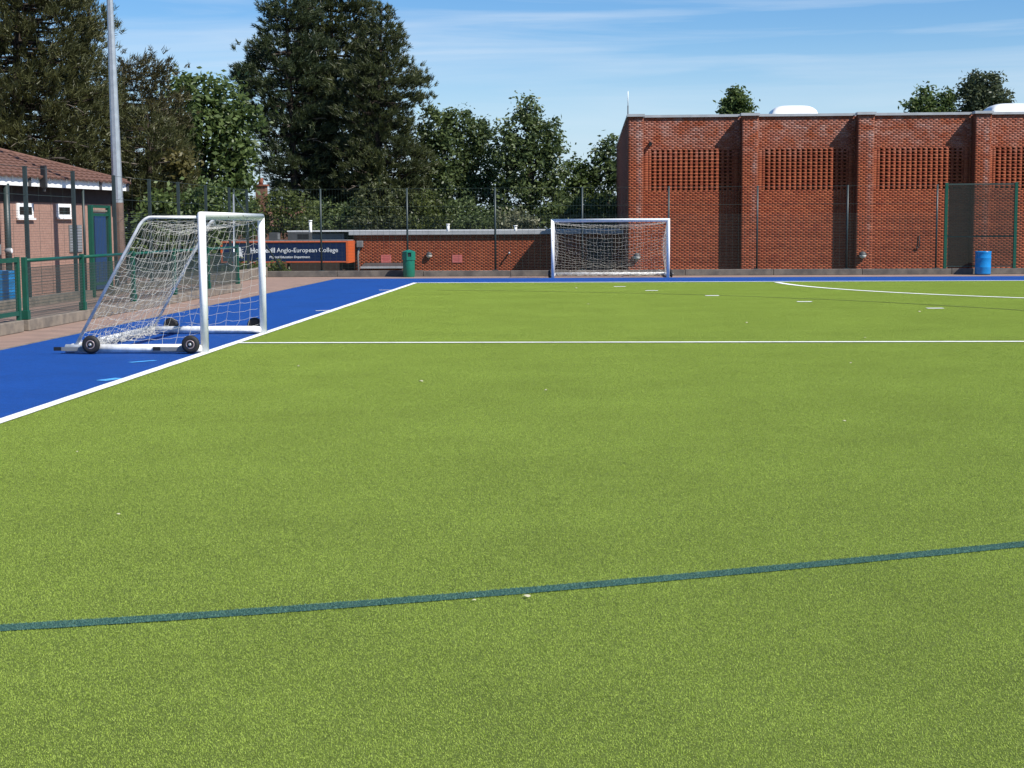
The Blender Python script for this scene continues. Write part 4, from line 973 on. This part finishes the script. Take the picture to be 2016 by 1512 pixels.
def conifer(name, label, base_px, Y, prof, leaf='pine', step=.34, per=6, tuft=9, nlen=.25, nwid=.055, tr=.26, group=None, zb=ZLOW, lift=.25, dead=6, dens=6.5, droop=0, depth=.85, puff=.26, flat=.55, whorl=(.74, .88, 1.0, 1.04)):
    """prof: rows (py, left px, right px) from the top down"""
    prof = sorted(prof); rows = []
    for (py, a, b) in prof:
        A, B_ = atY(a, py, Y), atY(b, py, Y); rows.append((A.z, A.x, B_.x))
    rows.sort(); zs = np.array([r[0] for r in rows]); xl = np.array([r[1] for r in rows]); xr = np.array([r[2] for r in rows])
    topx = (xl[-1]+xr[-1])/2; b0 = atY(base_px, 450, Y).x; org = np.array((b0, Y, zb)); zt = zs[-1]
    t = empty(name, (b0, Y, zb), label, 'tree', group)
    mb = MB(); H_ = zt-zb
    tk = lambda z: np.array((b0+(topx-b0)*((z-zb)/H_)**1.5, Y, z))
    mb.sweep([tuple(tk(zb+H_*f)-org-(np.array((0,0,.02)) if f == 0 else 0)) for f in (0, .25, .5, .75, .98)], [tr, tr*.82, tr*.6, tr*.36, tr*.07], 9, cap=False)
    T, Dn = [], []
    z = zs[0]+.1
    while z < zt-.15:
        n = per if z < zt-1.2 else max(3, per-2)
        a0 = random.uniform(0, 6.28); wf = random.choice(whorl)
        for k in range(n):
            az = a0+2*math.pi*k/n+random.uniform(-.35, .35); zz = z+random.uniform(-.15, .15); tz = min(zz+lift*.5, zt)
            c = tk(min(zz, zt)); l = np.interp(tz, zs, xl); r_ = np.interp(tz, zs, xr)
            dx = math.cos(az); hw = (r_-c[0]) if dx > 0 else (c[0]-l)
            mean = max(.25, (r_-l)/2*depth); L_ = math.hypot(hw*dx, mean*math.sin(az))*wf*random.uniform(.84, 1.06)
            L_ = max(L_, .22); dirn = np.array((hw*dx, mean*math.sin(az), 0.)); dirn /= np.linalg.norm(dirn)+1e-9
            lf_ = lift*random.uniform(.5, 1.4)-droop*L_*.1
            e1 = c+dirn*L_+np.array((0, 0, lf_*L_*.35)); m1 = c+dirn*L_*.5+np.array((0, 0, -.03*L_))
            mb.sweep([tuple(c-org), tuple(m1-org), tuple(e1-org)], [tr*.20*min(1, L_/2.5), tr*.11*min(1, L_/2.5), .01], 4, cap=False)
            m_ = max(4, int(L_*dens*(1+.25*L_)))
            side = np.array((-dirn[1], dirn[0], 0.))
            npad = max(2, int(1+L_*1.7)); tp_ = np.clip(1-np.abs(RNG.normal(0, .36, npad)), .2, 1.0); tp_[0] = 1.0
            pads = c[None]*(1-tp_)[:, None]+e1[None]*tp_[:, None]+side*(RNG.normal(0, 1, npad)*.24*L_*(1.2-tp_))[:, None]+np.array((0, 0, 1.))*RNG.normal(.10, .10, npad)[:, None]
            pr = puff*RNG.uniform(.65, 1.3, npad); w = RNG.integers(0, npad, m_)
            q = pads[w]+RNG.normal(0, 1, (m_, 3))*pr[w][:, None]*np.array((1, 1, flat))
            T.append(q); Dn.append(np.repeat((dirn*.75+np.array((0, 0, .8-droop*1.3)))[None], m_, 0))
        z += step*random.uniform(.8, 1.2)
    db = MB()
    for k in range(dead):
        zz = random.uniform(zs[0], zs[0]+(zt-zs[0])*.5); az = random.uniform(-2.6, -.5); c = tk(zz); L_ = random.uniform(1.2, 2.4)
        reach = (np.interp(zz, zs, xr)-np.interp(zz, zs, xl))/2*1.02; p1_ = c-org+np.array((math.cos(az)*reach, math.sin(az)*reach*depth, random.uniform(-.3, .3)))
        limb_mesh(db, p1_*.62+(c-org)*.38, p1_, .045, .014, .12, 5, 5); limb_mesh(db, p1_*.8+(c-org)*.2, p1_+np.array((random.uniform(-.7, .7), -.2, random.uniform(-.4, .3))), .022, .008, .12, 4, 4)
    T = np.concatenate(T); Dn = np.concatenate(Dn); n = len(T)
    C = np.repeat(T, tuft, 0); d = np.repeat(Dn, tuft, 0)+RNG.normal(0, .55, (n*tuft, 3)); d /= np.linalg.norm(d, axis=1)[:, None]
    s = RNG.normal(size=d.shape); s -= d*(s*d).sum(1)[:, None]; s /= np.linalg.norm(s, axis=1)[:, None]
    C = C+RNG.normal(0, .05, C.shape); Ls = (nlen*RNG.uniform(.6, 1.25, len(C)))[:, None]
    V = np.stack([C-s*nwid*.5-d*Ls*.15, C+s*nwid*.5-d*Ls*.15, C+s*nwid*.35+d*Ls*.6, C+d*Ls], 1).reshape(-1, 3)-org
    V[:, 2] = np.maximum(V[:, 2], .02)
    mb.build('trunk', M['bark'], t)
    if dead: db.build('bare_branches', M['pale_bark'], t, kind='stuff')
    o = bpy.data.objects.new('crown', np_mesh('crown', V, np.arange(len(V)).reshape(-1, 4), M[leaf])); link(o, t)
    return t
PG = 'pines behind the low block'; PK = dict(puff=.30, flat=.45, step=.60, per=9, dens=8.2, tuft=13, nlen=.30, nwid=.05, tr=.34, lift=.42)
conifer('pine_tree', 'tall dark pine at the left of the central pine clump with stepped left branches', 585, 93, [(-70,553,563),(-40,538,585),(0,525,615),(40,510,640),(75,500,650),(110,478,655),(150,448,660),(175,450,665),(200,480,665),(260,490,670),(320,505,670),(380,520,660),(430,540,650)], 'pine_blue', group=PG, **PK)
conifer('pine_tree', 'tallest pine in the middle of the central clump reaching above the sky edge', 655, 96, [(-115,648,656),(-80,632,676),(-40,612,698),(10,598,722),(60,590,738),(110,575,750),(170,560,765),(250,560,770),(330,570,770),(400,585,760),(440,600,740)], 'pine', group=PG, **PK)
conifer('pine_tree', 'pine at the right of the central clump with branches sweeping out over the sky', 738, 92, [(5,748,756),(28,735,770),(55,722,788),(80,706,798),(105,692,810),(130,680,818),(152,672,832),(176,660,850),(200,660,836),(225,655,816),(260,660,830),(320,660,850),(380,670,860),(435,690,850)], 'pine', group=PG, **PK)
LG = 'conifers behind the small house'
conifer('pine_tree', 'broad olive conifer rising straight behind the small house roof', 30, 54, [(-120,10,60),(-60,-60,130),(0,-110,165),(60,-130,190),(120,-150,200),(180,-150,200),(240,-150,210),(300,-140,215),(360,-100,210)], 'olive', tr=.34, group=LG, dead=14, per=8, dens=8.0, tuft=15, nlen=.22, nwid=.034, zb=ZLOW)
conifer('pine_tree', 'thin-topped conifer with sky gaps just left of the floodlight mast', 150, 56, [(-60,165,195),(-20,150,210),(20,150,212),(60,158,212),(90,150,212),(115,150,207),(150,110,215),(210,90,235),(270,80,250),(330,80,262),(390,90,262)], 'olive', step=.38, per=6, group=LG, dead=10, dens=7.0, tuft=14, nlen=.22, nwid=.034)
conifer('pine_tree', 'rounded brownish conifer right of the floodlight mast', 265, 58, [(108,225,255),(118,215,275),(140,205,330),(165,200,345),(220,200,365),(280,205,370),(340,215,370),(400,225,360)], 'brownish', group=LG, dead=8, per=8, dens=8.5, tuft=14, nlen=.20, nwid=.034, lift=.1)
conifer('pine_tree', 'low spreading olive conifer between the mast and the fence corner', 300, 55.5, [(215,280,300),(250,235,330),(300,215,360),(350,210,375),(410,215,375)], 'olive', group=LG, dead=5, per=8, dens=8.5, tuft=14, lift=.05, nlen=.21, nwid=.034)
DG = 'leafy trees along the back'
broadleaf('leafy_tree', 'broad green tree between the brownish conifer and the pine clump', [(392,185,40,42),(355,205,38,48),(440,205,42,45),(400,260,75,60),(345,290,45,55),(470,275,45,60),(410,340,80,60),(455,345,35,55)], 62, 'leaf', tr=.25, group=DG)
broadleaf('leafy_tree', 'dark green tree filling the gap right of the pines', [(858,258,34,45),(905,250,34,38),(945,275,28,38),(880,310,62,50),(940,335,48,55),(880,370,65,50),(950,400,40,40)], 95, 'leaf_dark', tr=.25, group=DG)
broadleaf('leafy_tree', 'tall pointed tree with two tops left of the hall', [(1040,222,20,32),(1025,265,38,42),(1062,280,30,40),(1088,275,18,34),(1000,300,30,42),(1085,325,26,42),(1035,340,58,55),(1010,395,40,45),(1075,395,42,45)], 93, 'leaf_dark', size=.14, dens=2.6, per=34, tr=.26, group=DG, wispy=.06)
broadleaf('leafy_tree', 'small round tree low between the pointed tree and the hall', [(1130,345,28,32),(1148,375,30,40),(1120,400,34,40)], 97, 'leaf', tr=.16, group=DG)
broadleaf('leafy_tree', 'slender ragged tree close to the hall corner', [(1198,290,14,32),(1180,325,22,38),(1210,330,20,40),(1192,375,34,50),(1185,430,34,40)], 97, 'leaf_dark', size=.15, dens=2.4, per=26, tr=.16, group=DG, wispy=.12)
broadleaf('leafy_tree', 'pointed tree top showing over the first bay of the hall roof', [(1448,190,14,20),(1440,210,20,24),(1460,215,20,24),(1448,250,32,40)], 112, 'leaf', size=.16, group='tree tops over the hall', tr=.2, per=34)
broadleaf('leafy_tree', 'ragged leafy tree top over the third bay of the hall roof', [(1822,190,14,20),(1850,200,20,18),(1868,192,10,18),(1800,208,22,12),(1835,215,40,18),(1840,250,50,40)], 112, 'leaf', size=.16, dens=2.4, group='tree tops over the hall', tr=.22, per=30, wispy=.1)
broadleaf('birch_tree', 'drooping grey-green tree top beside the right rooflight on the hall', [(1925,170,20,30),(1950,168,18,28),(1912,195,20,34),(1945,195,28,30),(1970,195,14,26),(1935,230,45,40)], 112, 'leaf_grey', size=.15, group='tree tops over the hall', tr=.22, per=44)
SG = 'shrubs behind the fences'
for args in (
    ('yellow-green shrub by the chimney house', [(505,415,36,30),(555,405,34,30),(530,440,55,26),(590,425,40,26)], 83, 'leaf_yellow'),
    ('dark shrub under the middle pine', [(640,420,45,30),(700,425,45,30),(665,445,60,18)], 89.5, 'leaf_dark'),
    ('olive shrub mass under the right pine', [(740,395,48,36),(790,410,45,36),(760,435,60,22)], 89, 'pine'),
    ('bright yellow-green shrub above the low block', [(845,410,32,36),(862,435,32,22),(825,440,30,16)], 88.8, 'leaf_yellow'),
    ('dark green shrub left of the pale blossom bush', [(905,420,36,28),(955,430,32,24),(930,440,45,16)], 89, 'leaf_dark'),
    ('pale flowering bush above the low block roof', [(1012,428,22,18),(1035,436,22,14),(1000,440,18,10)], 88.6, 'blossom'),
    ('dark bush behind the far goal crossbar', [(1080,425,40,26),(1140,420,40,30),(1110,440,60,22),(1185,425,40,34)], 93, 'leaf_dark'),
    ('golden-leaved shrub below the brownish conifer', [(348,318,13,10),(358,328,12,9)], 55, 'gold'),
    ('green shrub row behind the rail fence', [(300,420,50,45),(360,410,48,45),(410,412,40,48),(310,465,60,35),(370,470,50,35)], 53, 'leaf'),
    ('olive shrub behind the corner of the fences', [(455,405,40,40),(480,440,40,28),(440,450,46,22)], 79, 'leaf'),
    ('clipped green hedge under the sign canopy', [(478,534,22,9),(510,534,24,9),(540,534,22,9),(495,548,36,14),(540,548,24,14)], 70.6, 'leaf_yellow')):
    lab, lobes, Y, lf_ = args
    broadleaf('shrub', lab, lobes, Y, lf_, group=SG, cat='shrub', size=.11, dens=3.4, per=36, spread=.22, tr=.06, trunk_name='stem')
# far wood closing the gaps
n = 26000; x = RNG.uniform(-60, 2.5, n); top = 3.4+1.5*np.sin(x*.35)+.9*np.sin(x*1.1+1); top = np.where(x > -6, top*.75, top)
C = np.stack([x, RNG.uniform(99, 103, n)+np.zeros(n), ZLOW+.1+(top-ZLOW)*RNG.uniform(0, 1, n)**.7], 1)
V, F = leaf_quads(C, .34); V[:, 2] = np.maximum(V[:, 2], ZLOW+.02)
o = bpy.data.objects.new('far_wood', np_mesh('far_wood', V, F, M['leaf_dark'])); link(o); tag(o, 'dark far-off wood showing between the tree trunks', 'wood', kind='stuff')

# ------------------------------------------------------------------ chimney house glimpsed among the trees
p = atY(514, 352, 87); zc = p.z
ch = empty('brick_house', (p.x, 90, ZLOW), 'old house with a red chimney pot glimpsed between shrubs and the pine clump', 'house')
b_ = lambda x0, x1, y0, y1, z0, z1_: MB().box((x0, y0, z0-ZLOW), (x1, y1, z1_-ZLOW))
b_(-2.2, 1.6, -1, 4, ZLOW+.005, 1.7).build('wall', M['house_brick'], ch)
mb = MB(); rz_ = 2.9-ZLOW; e_ = 1.702-ZLOW
mb.quad((-2.4,-1.2,e_),(1.8,-1.2,e_),(1.8,1.5,rz_),(-2.4,1.5,rz_)); mb.quad((1.8,4.2,e_),(-2.4,4.2,e_),(-2.4,1.5,rz_),(1.8,1.5,rz_)); rfo = mb.build('roof', M['tile'], ch)
st = b_(-.28, .30, -3.3, -2.7, ZLOW+.005, zc-.42).build('chimney_stack', M['house_brick'], ch)
b_(-.36, .38, -3.38, -2.62, zc-.419, zc-.33).build('cap', M['terracotta'], st)
MB().lathe([(.14, 0), (.12, .2), (.15, .30), (.13, .36)], 14, (-.02, -3.0, zc-.328-ZLOW)).build('chimney_pot', M['terracotta'], st)

# ------------------------------------------------------------------ scraps lying on the turf
lm = MB()
for i in range(6): a = i/6*6.283; lm.v.append((math.cos(a)*.022, math.sin(a)*.014, .004*math.sin(a*2)))
lm.v.append((0, 0, .008))
for i in range(6): lm.f.append((i, (i+1) % 6, 6)); lm.smooth.append(True)
scm = lm.mesh('leaf_scrap', mat('dry leaf', (.66, .62, .42), .8, n=.2, scale=40))
for px, py, s_ in ((829,753,1.3),(1075,771,1.2),(233,1017,.6),(1662,832,.8),(1158,600,1.6),(1134,568,1.8),(1470,637,1.3),(1703,667,1.2),(1810,615,1.5),(152,893,.5),(588,723,1),(1675,717,1),(1037,1180,.9),(933,1188,.6)):
    p = gnd(px, py); o = bpy.data.objects.new('leaf_scrap', scm); link(o); o.location = (p.x, p.y, .0165); o.rotation_euler[2] = random.uniform(0, 6.28); o.scale = (s_,)*3
    tag(o, 'tiny pale dry leaf scrap lying on the green turf', 'leaf', 'leaf scraps on the turf')
